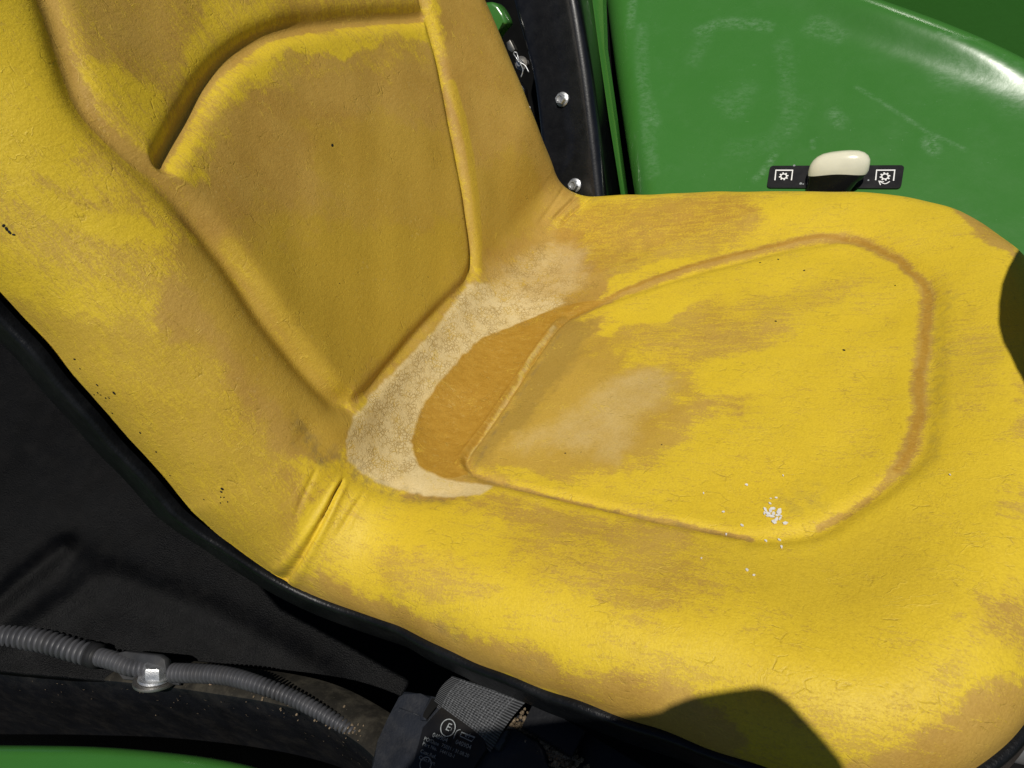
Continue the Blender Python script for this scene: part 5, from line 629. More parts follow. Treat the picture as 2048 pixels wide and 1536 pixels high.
# ---------------- far fender ----------------
def fender():
    nrm=Vector((.15,-.48,.866)).normalized(); ex=(Vector((1,0,0))-nrm*nrm.x).normalized(); ey=nrm.cross(ex)   # ey runs up the slope, away from the seat
    o0=Vector((.3,.36,-.02))
    def ab(p): d=Vector(p)-o0; return (d.dot(ex),d.dot(ey))
    edge=[(0.1135,0.2842,-0.0297),(0.1003,0.3272,-0.0036),(0.0771,0.4000,0.0408),(0.0540,0.4760,0.0869),(0.0324,0.5520,0.1327),(0.0085,0.6340,0.1824),(0.0145,0.7061,0.2213),(0.1057,0.6586,0.1791),(0.1845,0.5994,0.1327),(0.2629,0.5567,0.0955),(0.3043,0.5366,0.0771),(0.3527,0.5154,0.0570),(0.3898,0.4973,0.0405),(0.4334,0.4734,0.0198),(0.4928,0.4331,-0.0129),(0.5618,0.3682,-0.0608),(0.5870,0.2791,-0.1146),(0.5170,0.2305,-0.1294),(0.2904,0.2420,-0.0838)]
    pts=np.array([ab(p) for p in edge])
    def rs(p,n):
        p=np.vstack([p,p[:1]]); L=np.r_[0,np.cumsum(np.linalg.norm(np.diff(p,axis=0),axis=1))]; u=np.linspace(0,L[-1],n,endpoint=False); return np.stack([np.interp(u,L,p[:,k]) for k in(0,1)],1)
    Q=rs(pts,800)
    for _ in range(60): Q=.25*np.roll(Q,1,0)+.5*Q+.25*np.roll(Q,-1,0)
    Tn=np.roll(Q,-1,0)-np.roll(Q,1,0); N=np.stack([-Tn[:,1],Tn[:,0]],1)
    ar=.5*np.sum(Q[:,0]*np.roll(Q[:,1],-1)-Q[:,1]*np.roll(Q[:,0],-1))
    if ar>0:N=-N
    N/=np.linalg.norm(N,axis=1)[:,None]
    A,B=np.meshgrid(np.arange(-.40,.50,.002),np.arange(-.16,.52,.002),indexing='ij')
    d,p,o=nearest(Q,N,A,B); R=.022; e=np.maximum(d,0); e=np.minimum(e,R*np.pi/2+.12); an=np.minimum(e/R,np.pi/2)
    off=R*np.sin(an); drop=R*(1-np.cos(an))+np.maximum(e-R*np.pi/2,0)
    a=np.where(d>0,p[...,0]+o[...,0]*off,A); b=np.where(d>0,p[...,1]+o[...,1]*off,B)
    h=-drop+(.004+.011*smooth(B,.06,.16)*smooth(A,-.10,.02))*np.exp(-((d+.008)/.024)**2)+.0012*np.sin(A*17+1)*np.sin(B*13)
    P=np.array(o0)+a[...,None]*np.array(ex)+b[...,None]*np.array(ey)+h[...,None]*np.array(nrm)
    W=np.zeros(A.shape+(4,)); 
    scuff_light=[([(0.1230,0.5132,0.0955),(0.1435,0.5239,0.0979),(0.1754,0.5236,0.0923),(0.1940,0.5202,0.0871)],.012,.8),([(0.1191,0.4778,0.0766),(0.1294,0.5053,0.0901)],.014,.35),([(0.2112,0.4979,0.0718),(0.2194,0.4578,0.0482),(0.2224,0.4190,0.0262)],.014,.4),([(0.2128,0.3755,0.0037),(0.2034,0.3565,-0.0052),(0.1973,0.3493,-0.0082)],.006,.9),([(0.2237,0.4018,0.0164),(0.2303,0.4097,0.0196)],.006,.6),([(0.3515,0.3976,-0.0081),(0.3572,0.3905,-0.0130)],.010,1),([(0.2666,0.4224,0.0204),(0.2727,0.4137,0.0145)],.012,.7),([(0.2856,0.4520,0.0335),(0.3130,0.4343,0.0189),(0.3492,0.4092,-0.0013),(0.3834,0.3922,-0.0166)],.003,.8),([(0.0575,0.5135,0.1071),(0.0669,0.4582,0.0748),(0.0822,0.3946,0.0369),(0.0941,0.3455,0.0076)],.011,.55),([(0.0423,0.5454,0.1274),(0.0450,0.5165,0.1109)],.008,.9),([(0.1586,0.4326,0.0447),(0.1700,0.4219,0.0368),(0.1778,0.4448,0.0482)],.02,.4),([(0.0889,0.4007,0.0391),(0.0807,0.4203,0.0514)],.01,.7),([(0.3566,0.5009,0.0483),(0.3832,0.4960,0.0410),(0.3963,0.4985,0.0401)],.003,1),([(0.2419,0.5249,0.0815),(0.2676,0.5077,0.0675),(0.2375,0.5160,0.0773)],.014,.5),([(0.3702,0.4687,0.0281),(0.4132,0.4649,0.0185),(0.4295,0.4450,0.0047)],.03,.4),([(0.2477,0.3936,0.0077),(0.2496,0.3859,0.0031)],.004,.7),([(0.1744,0.3782,0.0119),(0.2173,0.3917,0.0119),(0.2337,0.4305,0.0306)],.02,.25)]  # long left stroke paints the pale light strip on the rounded edge
    for pp,wd,v in scuff_light:
        dd,_,_,_=pline(A,B,[ab(q) for q in pp]); W[...,0]=np.maximum(W[...,0],v*(1-smooth(dd,wd*.2,wd)))
    W[...,1]=np.maximum(.35*np.exp(-((d+.03)/.035)**2),.25); W[...,3]=1
    k=(d<R*np.pi/2+.121); fm=k[:-1,:-1]&k[1:,:-1]&k[1:,1:]&k[:-1,1:]
    root=empty('tractor_fender',o0); tag(root,'scuffed green fender panel with rounded rim beside the lever','fender')
    link('fender_panel',grid_mesh('fender_panel',P,fm,None,dict(wear_a=W)),GREEN,root)
    # inner wall that rises behind the panel
    prism('fender_wall',[(-.3,.80,-.5),(1.2,.80,-.5),(1.2,.80,.6),(-.3,.80,.6)],.01,GREEN2,root,normal=(0,-1,0))
    # thin flange between post and panel
    prism('fender_flange',[(0.0294,0.4633,0.1890),(0.0468,0.4621,0.1861),(0.0426,0.4500,0.1556),(0.0409,0.4337,0.1146),(0.0470,0.4068,0.0471),(0.0548,0.3704,-0.0444),(0.0495,0.3705,-0.0441),(0.0407,0.4071,0.0477),(0.0348,0.4340,0.1155),(0.0316,0.4507,0.1573)],.012,GREEN2,root,bev=.001)
    # decal
    n=nrm
    def up(p,k): return Vector(p)+n*k
    def rr(c,r=.0035,m=5):
        out=[]; C4=[Vector(p) for p in c]
        for i in range(4):
            a,b_,c_=C4[i-1],C4[i],C4[(i+1)%4]; d1=(a-b_).normalized(); d2=(c_-b_).normalized(); ce=b_+(d1+d2)*r
            for q in range(m+1):
                t=q/m*math.pi/2; out.append(ce-d2*r*math.cos(t)-d1*r*math.sin(t))
        return out
    dec=prism('decal',[up(p,.0022) for p in rr([(0.2087,0.3399,-0.0153),(0.3294,0.3494,-0.0310),(0.3318,0.3722,-0.0187),(0.2101,0.3627,-0.0029)])],.003,DECAL,root,normal=n)
    return root,n,dec
FENDER,FN,DEC=fender()
def flat(name,faces,mat,parent):
    bm=bmesh.new()
    for f in faces: bm.faces.new([bm.verts.new(p) for p in f])
    bmesh.ops.remove_doubles(bm,verts=bm.verts,dist=1e-6)
    return link(name,bm_mesh(name,bm,False),mat,parent)
def stroke(pts,w,n):
    out=[]; P=[Vector(p) for p in pts]; L=[];Rr=[]
    for i,p in enumerate(P):
        t=(P[min(i+1,len(P)-1)]-P[max(i-1,0)]).normalized(); s=n.cross(t)*(w/2); 
        if 0<i<len(P)-1:
            t1=(P[i]-P[i-1]).normalized(); t2=(P[i+1]-P[i]).normalized(); s=s/max(.5,math.sqrt((1+t1.dot(t2))/2))
        L.append(p+s); Rr.append(p-s)
    return [(Rr[i],Rr[i+1],L[i+1],L[i]) for i in range(len(P)-1)]
def symbol(br,gc,gr,arrow,n):
    f=[]; lift=n*.0026
    f+=stroke([Vector(p)+lift for p in br],.00115,n)
    ex=(Vector(br[2])-Vector(br[1])).normalized(); ey=n.cross(ex); c=Vector(gc)+lift
    N=48; ri=gr*.52; ro=gr*.78
    def pt(r,t): return c+(ex*math.cos(t)+ey*math.sin(t))*r
    for i in range(N):
        a,b=2*math.pi*i/N,2*math.pi*(i+1)/N; f.append((pt(ri,a),pt(ro,a),pt(ro,b),pt(ri,b)))
    for q in range(8):
        a=2*math.pi*q/8+.2; f.append((pt(ro,a-.22),pt(gr*1.08,a-.15),pt(gr*1.08,a+.15),pt(ro,a+.22)))
    o=flat('pto_symbol',f,WHITE,DEC)
    if arrow:
        A=[Vector(p)+lift for p in arrow]
        flat('arrow_symbol',stroke(catmull(A[:3],6),.0009,n)+stroke([A[3],A[2],A[4]],.0008,n),WHITE,DEC)
symbol([(0.2159,0.3479,-0.0121),(0.2160,0.3582,-0.0064),(0.2317,0.3594,-0.0085),(0.2313,0.3491,-0.0141)],(0.2238,0.3526,-0.0109),.0042,None,FN)
symbol([(0.3072,0.3552,-0.0239),(0.3077,0.3652,-0.0185),(0.3235,0.3664,-0.0205),(0.3227,0.3559,-0.0262)],(0.3152,0.3595,-0.0229),.0044,[(0.3195,0.3549,-0.0262),(0.3154,0.3524,-0.0269),(0.3101,0.3546,-0.0248),(0.3145,0.3543,-0.0257),(0.3116,0.3508,-0.0271)],FN)
for nm,p,r in (('chip',(0.2488,0.3548,-0.0140),.0012),('chip',(0.2402,0.3465,-0.0171),.0014),('chip',(0.2425,0.3462,-0.0177),.0008),('chip',(0.3009,0.3547,-0.0231),.0009),('chip',(0.2328,0.3644,-0.0059),.0012)):
    u,v,a=frame(FN); flat(nm,[[Vector(p)+FN*.0025+(u*math.cos(q)+v*math.sin(q))*r*(1+.3*math.sin(3*q)) for q in (0,1,2,3,4,5.2)]],GREYP,DEC)
# ---------------- lever with ivory knob ----------------
def lever():
    base=Vector((0.2655,0.3376,-0.0264)); root=empty('control_lever',base); tag(root,'ivory and black lever knob standing on the symbol decal','lever')
    upv=Vector((0,.25,.97)).normalized(); ex=Vector((1,0,0)); ey=upv.cross(ex)
    z0=.745/1540
    # rows: height px above the base, centre shift px, half width px, half depth px
    rows=[(-26,-16,38,16),(0,-6,41,17),(12,2,44,18),(24,9,48,19),(32,13,51,19.5),(40,17,54,20)]
    top=[(40.4,17,54,20),(46,19,55.5,20.5),(53,21,56,20.5),(61,22.5,54.5,19.5),(68,23.5,50,17.5),(73.5,24,43,15),(77.5,24,33,11.5),(79.5,24,19,7),(80,24,2,1)]
    def skin(rows,name,mat,cap=True):
        bm=bmesh.new(); R=[];n=40
        for k,(h,cx,a,b) in enumerate(rows):
            row=[]
            for i in range(n):
                t=2*math.pi*i/n; c,s_=math.cos(t),math.sin(t); q=2.5; rad=(abs(c)**q+abs(s_)**q)**(-1/q)
                wave=0
                if (mat is IVORY and k<2) or (mat is KBLACK and k>len(rows)-3): wave=-3.0*c*rad+2.5*math.cos(c*rad*2.6)
                hh=h*1.02+wave
                x=(cx+a*c*rad); y=b*s_*rad
                row.append(bm.verts.new(base+ex*(x*z0)+ey*(y*z0*1.1)+upv*(hh*z0*1.06)))
            R.append(row)
        for A,B in zip(R[:-1],R[1:]):
            for i in range(n): bm.faces.new((A[i],A[(i+1)%n],B[(i+1)%n],B[i]))
        bm.faces.new(R[-1]); bm.faces.new(R[0][::-1])
        return link(name,bm_mesh(name,bm,True,60),mat,root)
    skin(rows,'knob_base',KBLACK); skin(top,'knob_cap',IVORY)
lever()
# ---------------- roll bar post ----------------
def post():
    n=Vector((0,-.86,.51)).normalized()
    L=[(-0.0668,0.4699,0.2153),(-0.0603,0.4484,0.1790),(-0.0490,0.4249,0.1395),(-0.0388,0.4020,0.1008),(-0.0322,0.3634,0.0357),(-0.0285,0.3320,-0.0173),(-0.0282,0.3034,-0.0654)]
    Rr=[(0.0084,0.4625,0.2029),(0.0167,0.4416,0.1676),(0.0233,0.4194,0.1301),(0.0289,0.3975,0.0932),(0.0361,0.3601,0.0302),(0.0414,0.3297,-0.0211),(0.0459,0.3020,-0.0677)]
    # cross-section swept along the post: flat face, rounded corner, side face, back
    P=[]
    for a,b in zip(catmull(L,5),catmull(Rr,5)):
        e=(b-a).normalized(); row=[]; r=.011
        row.append(a-n*.06); row.append(a-n*.004); row.append(a-n*.001+e*.001); row.append(a+e*.004)
        w=(b-a).length
        for q in np.linspace(.1,.9,5): row.append(a+(b-a)*q*((w-r)/w))
        for q in range(0,9):
            t=q/8*math.pi/2; row.append(b-e*r-n*r+(n*math.cos(t)+e*math.sin(t))*r)
        row.append(b-n*.03); row.append(b-n*.075); row.append(b-n*.078-e*.004); row.append(a-n*.075)
        P.append([tuple(v) for v in row])
    root=empty('roll_bar_post',(0.0053,0.3309,-0.0191)); tag(root,'black roll bar post with two flange bolts behind the seat','roll bar')
    link('post_tube',grid_mesh('post_tube',np.array(P)),simple('glossy_black_post_paint',(.0028,.0031,.0042),.36,.30,var=.12,bump=.00012,bscale=500,dust=.03,dcol=(.05,.05,.05),coat=.8),root)
    for c,lab in (((-0.0055,0.3915,0.0832),0),((0.0061,0.3444,0.0037),1)):
        c=Vector(c)
        ax=(n+Vector((-.12,0,0))).normalized()
        b=lathe('bolt',c,ax,[(.0078,0),(.0078,.0012),(.0066,.0022),(.0060,.0024),(.0060,.0062),(.0054,.0070),(.0034,.0070),(.0031,.0058),(.0008,.0056)],ZINC,root,n=36,hexa=(3,4,5))
        st=[]
        u,v,a=frame(ax)
        for q in range(3):
            th=q*math.pi/3+.2; d=(u*math.cos(th)+v*math.sin(th)); st.append([c+ax*.0071+d*.0026+a.cross(d)*.0004,c+ax*.0071+d*.0044+a.cross(d)*.0004,c+ax*.0071+d*.0044-a.cross(d)*.0004,c+ax*.0071+d*.0026-a.cross(d)*.0004])
        flat('grade_marks',st,DULL,b)
post()
# pin with split pin, in the gap behind the backrest
def pin():
    n=Vector((0,-.93,.37)).normalized(); c=Vector((-0.0563,0.4150,0.1217)); root=empty('clevis_pin',c); tag(root,'small bright clevis pin with bent split pin beside the post','pin')
    lathe('pin_head',c,n,[(.0040,-.02),(.0040,-.001),(.0034,0),(.0005,.0001)],ZINC,root,16)
    lathe('washer',c-n*.006,n,[(.0075,-.001),(.0075,.0005),(.004,.0006)],DULL,root,20)
    for pts in ([(-0.0614,0.4177,0.1314),(-0.0574,0.4141,0.1277),(-0.0551,0.4129,0.1234),(-0.0489,0.4127,0.1187),(-0.0450,0.4098,0.1115)],[(-0.0571,0.4179,0.1318),(-0.0555,0.4144,0.1284),(-0.0540,0.4125,0.1223),(-0.0519,0.4111,0.1147),(-0.0552,0.4084,0.1079)],[(-0.0614,0.4177,0.1314),(-0.0600,0.4184,0.1331),(-0.0571,0.4179,0.1318)]):
        tube('split_pin_leg',catmull(pts,5),.0008,ZINC,root,8)
    r2=empty('clevis_bracket',(-0.0598,0.4286,0.1345)); tag(r2,'dark steel lug standing above the split pin','bracket')
    prism('lug',[(-0.0687,0.4290,0.1407),(-0.0635,0.4298,0.1428),(-0.0586,0.4257,0.1326),(-0.0627,0.4248,0.1302),(-0.0672,0.4262,0.1337)],.008,DULL,r2,bev=.0008)
    r3=empty('seat_linkage',(-0.0571,0.4080,0.0826)); tag(r3,'soiled dark link plates between backrest and post','linkage')
    prism('link_plate',[(-0.0719,0.4166,0.1043),(-0.0579,0.4154,0.1011),(-0.0520,0.4121,0.0930),(-0.0524,0.4028,0.0696),(-0.0655,0.4014,0.0659)],.01,DARK and BLACK,r3,bev=.0015)
    prism('link_plate',[(-0.0621,0.4017,0.0695),(-0.0461,0.4006,0.0668),(-0.0417,0.3944,0.0512),(-0.0403,0.3822,0.0203),(-0.0566,0.3868,0.0321)],.01,BLACK,r3,bev=.0015)
    lathe('grease_nipple',Vector((-0.0534,0.4034,0.0736)),n,[(.004,0),(.004,.003),(.002,.004),(.0022,.006),(.0005,.0068)],DULL,r3,12)
    r4=empty('green_bracket',(-0.0777,0.4401,0.1633)); tag(r4,'small bent green bracket peeking out beside the backrest top','bracket')
    prism('bracket_plate',[(-0.1369,0.4436,0.1829),(-0.1016,0.4430,0.1814),(-0.0737,0.4424,0.1799),(-0.0670,0.4405,0.1751),(-0.0619,0.4372,0.1669),(-0.0583,0.4333,0.1570),(-0.0779,0.4302,0.1493),(-0.0953,0.4258,0.1381),(-0.1246,0.4254,0.1371)],.02,GREEN2,r4,bev=.004,seg=3)
pin()
# ---------------- dark back plate added so the gap stays black ----------------
bk=empty('gap_backing',(-0.0856,0.4867,0.0857)); tag(bk,'black bulkhead added to keep the gap behind the seat dark','gap_backing')
prism('backing_plate',[(-.9,.52,-.6),(.015,.52,-.6),(.015,.62,.7),(-.9,.62,.7)],.02,DARK,bk)
# ---------------- floor of the tractor under the seat ----------------
fl=empty('tractor_floor',(0,0,-.42)); tag(fl,'dark floor of the tractor in the gaps under the seat','floor')
prism('floor_plate',[(-1.6,-.9,-.40),(1.1,-.9,-.40),(1.1,.8,-.40),(-1.6,.8,-.40)],.02,DARK,fl,normal=(0,0,1))
# ---------------- black moulded cover behind and under the seat ----------------
def cover():
    n=Vector((.45,-.25,.86)).normalized()
    o0=Vector((-0.2096,-0.2184,-0.1009)); ex=(Vector((-0.0936,-0.2042,-0.1575))-Vector((-0.3165,-0.2515,-0.0546))); ex=(ex-n*ex.dot(n)).normalized(); ey=n.cross(ex)
    def ab(p): d=Vector(p)-o0; return (d.dot(ex),d.dot(ey))
    A,B=np.meshgrid(np.arange(-.42,.32,.002),np.arange(-.10,.55,.002),indexing='ij')
    # right-hand boundary of the cover
    edge=[ab(q) for q in ((-0.5399,-0.3500,0.0336),(-0.3003,-0.2768,-0.0704),(-0.1979,-0.2407,-0.1135),(-0.1051,-0.2150,-0.1546),(-0.0505,-0.2125,-0.1824),(-0.0317,-0.2052,-0.1902),(-0.0216,-0.1574,-0.1815),(-0.0730,-0.1531,-0.1534),(-0.1333,-0.1491,-0.1207),(-0.1821,-0.1267,-0.0886),(-0.2390,-0.0540,-0.0377),(-0.3472,0.1266,0.0714),(-0.6515,0.3751,0.3029),(-1.0149,0.1566,0.4295))]
    h=np.zeros(A.shape)
    def ridge(pts,hh,w): 
        d,_,_,_=pline(A,B,[ab(q) for q in pts]); return hh*np.exp(-(d/w)**2)
    h+=ridge([(-0.3357,-0.2611,-0.0474),(-0.3210,-0.2172,-0.0423),(-0.3054,-0.1792,-0.0394)],.006,.010)
    h+=ridge([(-0.3010,-0.2492,-0.0620),(-0.2852,-0.2192,-0.0616),(-0.2737,-0.1961,-0.0609)],.0045,.013)
    h+=ridge([(-0.2849,-0.1826,-0.0511),(-0.2298,-0.1799,-0.0792),(-0.1804,-0.1762,-0.1039),(-0.1209,-0.1781,-0.1356),(-0.0864,-0.1820,-0.1548),(-0.0559,-0.1985,-0.1756)],.0036,.013)
    h-=.012*np.exp(-(ridge([(-0.0812,-0.1949,-0.1612),(-0.1098,-0.2040,-0.1489)],1,.02)-1)**2/.3)*0
    h+=.0012*np.sin(A*31+1)*np.sin(B*27)
    eg=np.array(edge+edge[:1]); L_=np.r_[0,np.cumsum(np.linalg.norm(np.diff(eg,axis=0),axis=1))]; u_=np.linspace(0,L_[-1],1600,endpoint=False)
    Qe=np.stack([np.interp(u_,L_,eg[:,k]) for k in (0,1)],1)
    for _ in range(6): Qe=.25*np.roll(Qe,1,0)+.5*Qe+.25*np.roll(Qe,-1,0)
    Te=np.roll(Qe,-1,0)-np.roll(Qe,1,0); Ne=np.stack([-Te[:,1],Te[:,0]],1); ar_=.5*np.sum(Qe[:,0]*np.roll(Qe[:,1],-1)-Qe[:,1]*np.roll(Qe[:,0],-1)); Ne=Ne*(-1 if ar_>0 else 1); Ne/=np.linalg.norm(Ne,axis=1)[:,None]
    de,pe,oe=nearest(Qe,Ne,A,B); A=np.where(de>0,pe[...,0],A); B=np.where(de>0,pe[...,1],B)
    P=np.array(o0)+A[...,None]*np.array(ex)+B[...,None]*np.array(ey)+(h-np.where(de>0,np.minimum(de,.02),0))[...,None]*np.array(n)
    cc=lambda x:.25*(x[:-1,:-1]+x[1:,:-1]+x[1:,1:]+x[:-1,1:])
    m=cc(de)<.018
    root=empty('moulded_cover',o0); tag(root,'black moulded cover with ribs below the backrest, dusty at its lower end','cover')
    link('cover_shell',grid_mesh('cover_shell',P,m),PLASTIC,root)
cover()
# ---------------- near side rail and fender ----------------
RTOP=simple('dust_covered_paint',(.018,.0165,.0135),.6,.15,dust=.5,dcol=(.085,.075,.055))
def rail():
    top=[(-0.5296,-0.2986,-0.1000),(-0.3420,-0.2690,-0.1000),(-0.2598,-0.2561,-0.1000),(-0.1832,-0.2452,-0.1000),(-0.1200,-0.2385,-0.1000),(-0.0696,-0.2341,-0.1000),(-0.0326,-0.2347,-0.1000),(0.0064,-0.2420,-0.1000),(0.0314,-0.2501,-0.1000),(0.0576,-0.2627,-0.1000)]
    T=catmull(top,6); rows=[]
    for i,p in enumerate(T):
        t=(T[min(i+1,len(T)-1)]-T[max(i-1,0)]).normalized(); s=Vector((0,0,1)).cross(t).normalized()   # towards the seat
        rows.append([tuple(v) for v in (p+s*.03+Vector((0,0,-.012)),p+s*.016+Vector((0,0,.0005)),p+s*.003+Vector((0,0,.0008)),p+s*.0008+Vector((0,0,.0002)),p+Vector((0,0,-.0015)),p-s*.002+Vector((0,0,-.02)),p-s*.001+Vector((0,0,-.05)),p+s*.002+Vector((0,0,-.10)),p+s*.002+Vector((0,0,-.28)))])
    root=empty('steel_rail',(-0.1832,-0.2452,-0.1000)); tag(root,'dusty black steel rail below the hose, chaff stuck to its face','rail')
    R_=np.array(rows); link('rail_beam',grid_mesh('rail_beam',R_[:,3:]),RAILB,root); link('rail_top',grid_mesh('rail_top',R_[:,:4]),RTOP,root)
    # bits of chaff stuck on the rail
    bm=bmesh.new()
    for k in range(60):
        i=random.randrange(6,len(T)-8); p=T[i]+(T[i+1]-T[i])*random.random(); t=(T[i+1]-T[i]).normalized(); s=Vector((0,0,1)).cross(t).normalized()
        q=p-s*.0030+Vector((0,0,-random.uniform(.002,.045))); a=random.random()*3.14; d=t*math.cos(a)+Vector((0,0,1))*math.sin(a); e=(-s).cross(d); l=random.uniform(.0004,.0016); w=random.uniform(.0002,.0005)
        f=[bm.verts.new(q+d*x*l+e*y*w) for x,y in ((-1,0),(0,-1),(1,0),(0,1))]; bm.faces.new(f)
    tag(link('chaff',bm_mesh('chaff',bm,False),DEB,root),kind='stuff')
rail()
def near_fender():
    top=[(-0.5139,-0.3662,-0.1150),(-0.3514,-0.3247,-0.1150),(-0.3012,-0.3124,-0.1150),(-0.2150,-0.2925,-0.1150),(-0.1500,-0.2808,-0.1150),(-0.1003,-0.2740,-0.1150),(-0.0597,-0.2717,-0.1150),(-0.0137,-0.2746,-0.1150),(0.0506,-0.2885,-0.1150)]
    T=catmull(top,6); rows=[]
    for i,p in enumerate(T):
        t=(T[min(i+1,len(T)-1)]-T[max(i-1,0)]).normalized(); s=Vector((0,0,1)).cross(t).normalized(); row=[p+s*.006+Vector((0,0,-.12)),p+s*.004+Vector((0,0,-.02))]
        for q in range(9):
            a=q/8*math.pi/2; row.append(p-s*.010+s*.013*math.cos(a)+Vector((0,0,-.012+.012*math.sin(a))))
        row+= [p-s*.03+Vector((0,0,.001)),p-s*.07+Vector((0,0,.0)),p-s*.12+Vector((0,0,-.01)),p-s*.14+Vector((0,0,-.05))]
        rows.append([tuple(v) for v in row])
    root=empty('tractor_fender',(-0.1958,-0.2998,-0.1150)); tag(root,'strip of green fender in the lower left, in front of the black rail','fender')
    link('fender_edge',grid_mesh('fender_edge',np.array(rows)),GREEN2,root)
near_fender()
# ---------------- corrugated conduit, clamp, bolt ----------------
def conduit():
    root=empty('corrugated_conduit',(-0.2331,-0.2366,-0.0800)); tag(root,'grey corrugated conduit running along the rail, wrapped once with black tape','conduit')
    def run(pts,r0,r1,per):
        C_=resample(catmull(pts,14),per/10)
        def rad(L,f):
            ph=(L/per)%1; r=r0*(1-f)+r1*f
            return r*(1.0-.16*abs(ph/.64-.5)**2 if ph<.64 else .60 if .69<ph<.95 else .82)
        return tube('conduit_tube',C_,rad,CONDUIT,root,20)
    run([(-0.7426,-0.3029,-0.0440),(-0.5242,-0.2828,-0.0480),(-0.4058,-0.2673,-0.0540),(-0.3379,-0.2583,-0.0580),(-0.3052,-0.2510,-0.0620),(-0.2790,-0.2459,-0.0680),(-0.2570,-0.2438,-0.0750),(-0.2417,-0.2420,-0.0800)],.0115,.0092,.0050)
    run([(-0.2361,-0.2407,-0.0830),(-0.2152,-0.2401,-0.0840),(-0.1981,-0.2405,-0.0860),(-0.1814,-0.2374,-0.0880)],.0074,.0071,.0044)
    run([(-0.1579,-0.2357,-0.0880),(-0.1328,-0.2313,-0.0870),(-0.1044,-0.2281,-0.0860),(-0.0750,-0.2285,-0.0860),(-0.0506,-0.2285,-0.0920),(-0.0244,-0.2314,-0.0970),(-0.0032,-0.2347,-0.1020),(0.0161,-0.2387,-0.1060),(0.0349,-0.2427,-0.1100)],.0075,.0046,.0037)
    tube('tape_wrap',resample(catmull([(-0.2519,-0.2407,-0.0825),(-0.2417,-0.2405,-0.0830),(-0.2317,-0.2405,-0.0832)],10),.001),lambda L,f:.0098+.0003*math.sin(L*900),TAPE,root,20)
conduit()
CLAMPM=simple('clamp_steel_black',(.030,.031,.034),.45,.3,dust=.25,dcol=(.08,.075,.065))
def clamp():
    root=empty('hose_clamp',(-0.1855,-0.2427,-0.1000)); tag(root,'dusty black clamp bracket holding the conduit under a zinc bolt','clamp')
    prism('clamp_tab',[(-0.2130,-0.2318,-0.0830),(-0.2046,-0.2300,-0.0810),(-0.1701,-0.2263,-0.0810),(-0.1635,-0.2278,-0.0820),(-0.1593,-0.2350,-0.0890),(-0.2011,-0.2423,-0.0920),(-0.2088,-0.2354,-0.0880)],.006,CLAMPM,root,bev=.0015)
    prism('clamp_foot',[(-0.2204,-0.2419,-0.0960),(-0.2066,-0.2396,-0.0955),(-0.1867,-0.2379,-0.0955),(-0.1522,-0.2383,-0.0965),(-0.1520,-0.2400,-0.0970),(-0.2072,-0.2471,-0.0970)],.003,CLAMPM,root,bev=.0006)
    r=empty('hex_bolt',(-0.1739,-0.2413,-0.0960)); tag(r,'zinc hex bolt on bright washers beside the clamp tab','bolt')
    ax=Vector((0.05,.55,.83)).normalized(); c=Vector((-0.1751,-0.2418,-0.0940))
    lathe('flat_washer',c,ax,[(.0165,-.001),(.0167,0),(.0165,.0012),(.004,.0014)],DULL,r,36)
    lathe('spring_washer',c+ax*.0016,ax,[(.0128,0),(.0130,.0004),(.0126,.0022),(.004,.0024)],ZINC,r,36)
    lathe('bolt_head',c+ax*.0038+Vector((.003,0,0)),ax,[(.0112,0),(.0114,.0008),(.0108,.0015),(.0108,.0085),(.0098,.0100),(.0088,.0103),(.0005,.0103)],ZINC,r,48,hexa=(2,3,4),ref=(1,.5,0))
clamp()
def twig():
    root=empty('dry_twig',(-0.1153,-0.2300,-0.0960)); tag(root,'short forked dry twig lying on the rail under the conduit','twig')
    tube('stem',catmull([(-0.1298,-0.2322,-0.0990),(-0.1234,-0.2301,-0.0960),(-0.1174,-0.2283,-0.0940),(-0.1113,-0.2276,-0.0930),(-0.1071,-0.2264,-0.0920)],6),lambda L,f:.0012*(1-.3*f)+.0002*math.sin(L*1900),TWIGM,root,7)
    tube('fork',catmull([(-0.1118,-0.2277,-0.0930),(-0.1092,-0.2285,-0.0940),(-0.1084,-0.2292,-0.0960)],5),lambda L,f:.0009*(1-.4*f),TWIGM,root,7)
twig()
bmd=bmesh.new()
for k in range(60):
    L=[(-0.0865,-0.2362,-0.0990),(-0.0596,-0.2343,-0.0990),(-0.0225,-0.2358,-0.0990),(0.0056,-0.2399,-0.0990),(0.0270,-0.2450,-0.0990)]
    f=random.random()*3.6; i=int(f); p=Vector(L[i]).lerp(Vector(L[i+1]),f-i)+Vector((random.uniform(-.004,.004),random.gauss(.004,.005),0)); bmesh.ops.create_icosphere(bmd,subdivisions=1,radius=random.uniform(.0003,.0010),matrix=Matrix.Translation(p)@Matrix.Diagonal((1,1.3,.6,1)))
tag(link('loose_soil',bm_mesh('loose_soil',bmd,False),DEB),'dry crumbs of soil along the rail below the conduit','soil',kind='stuff')
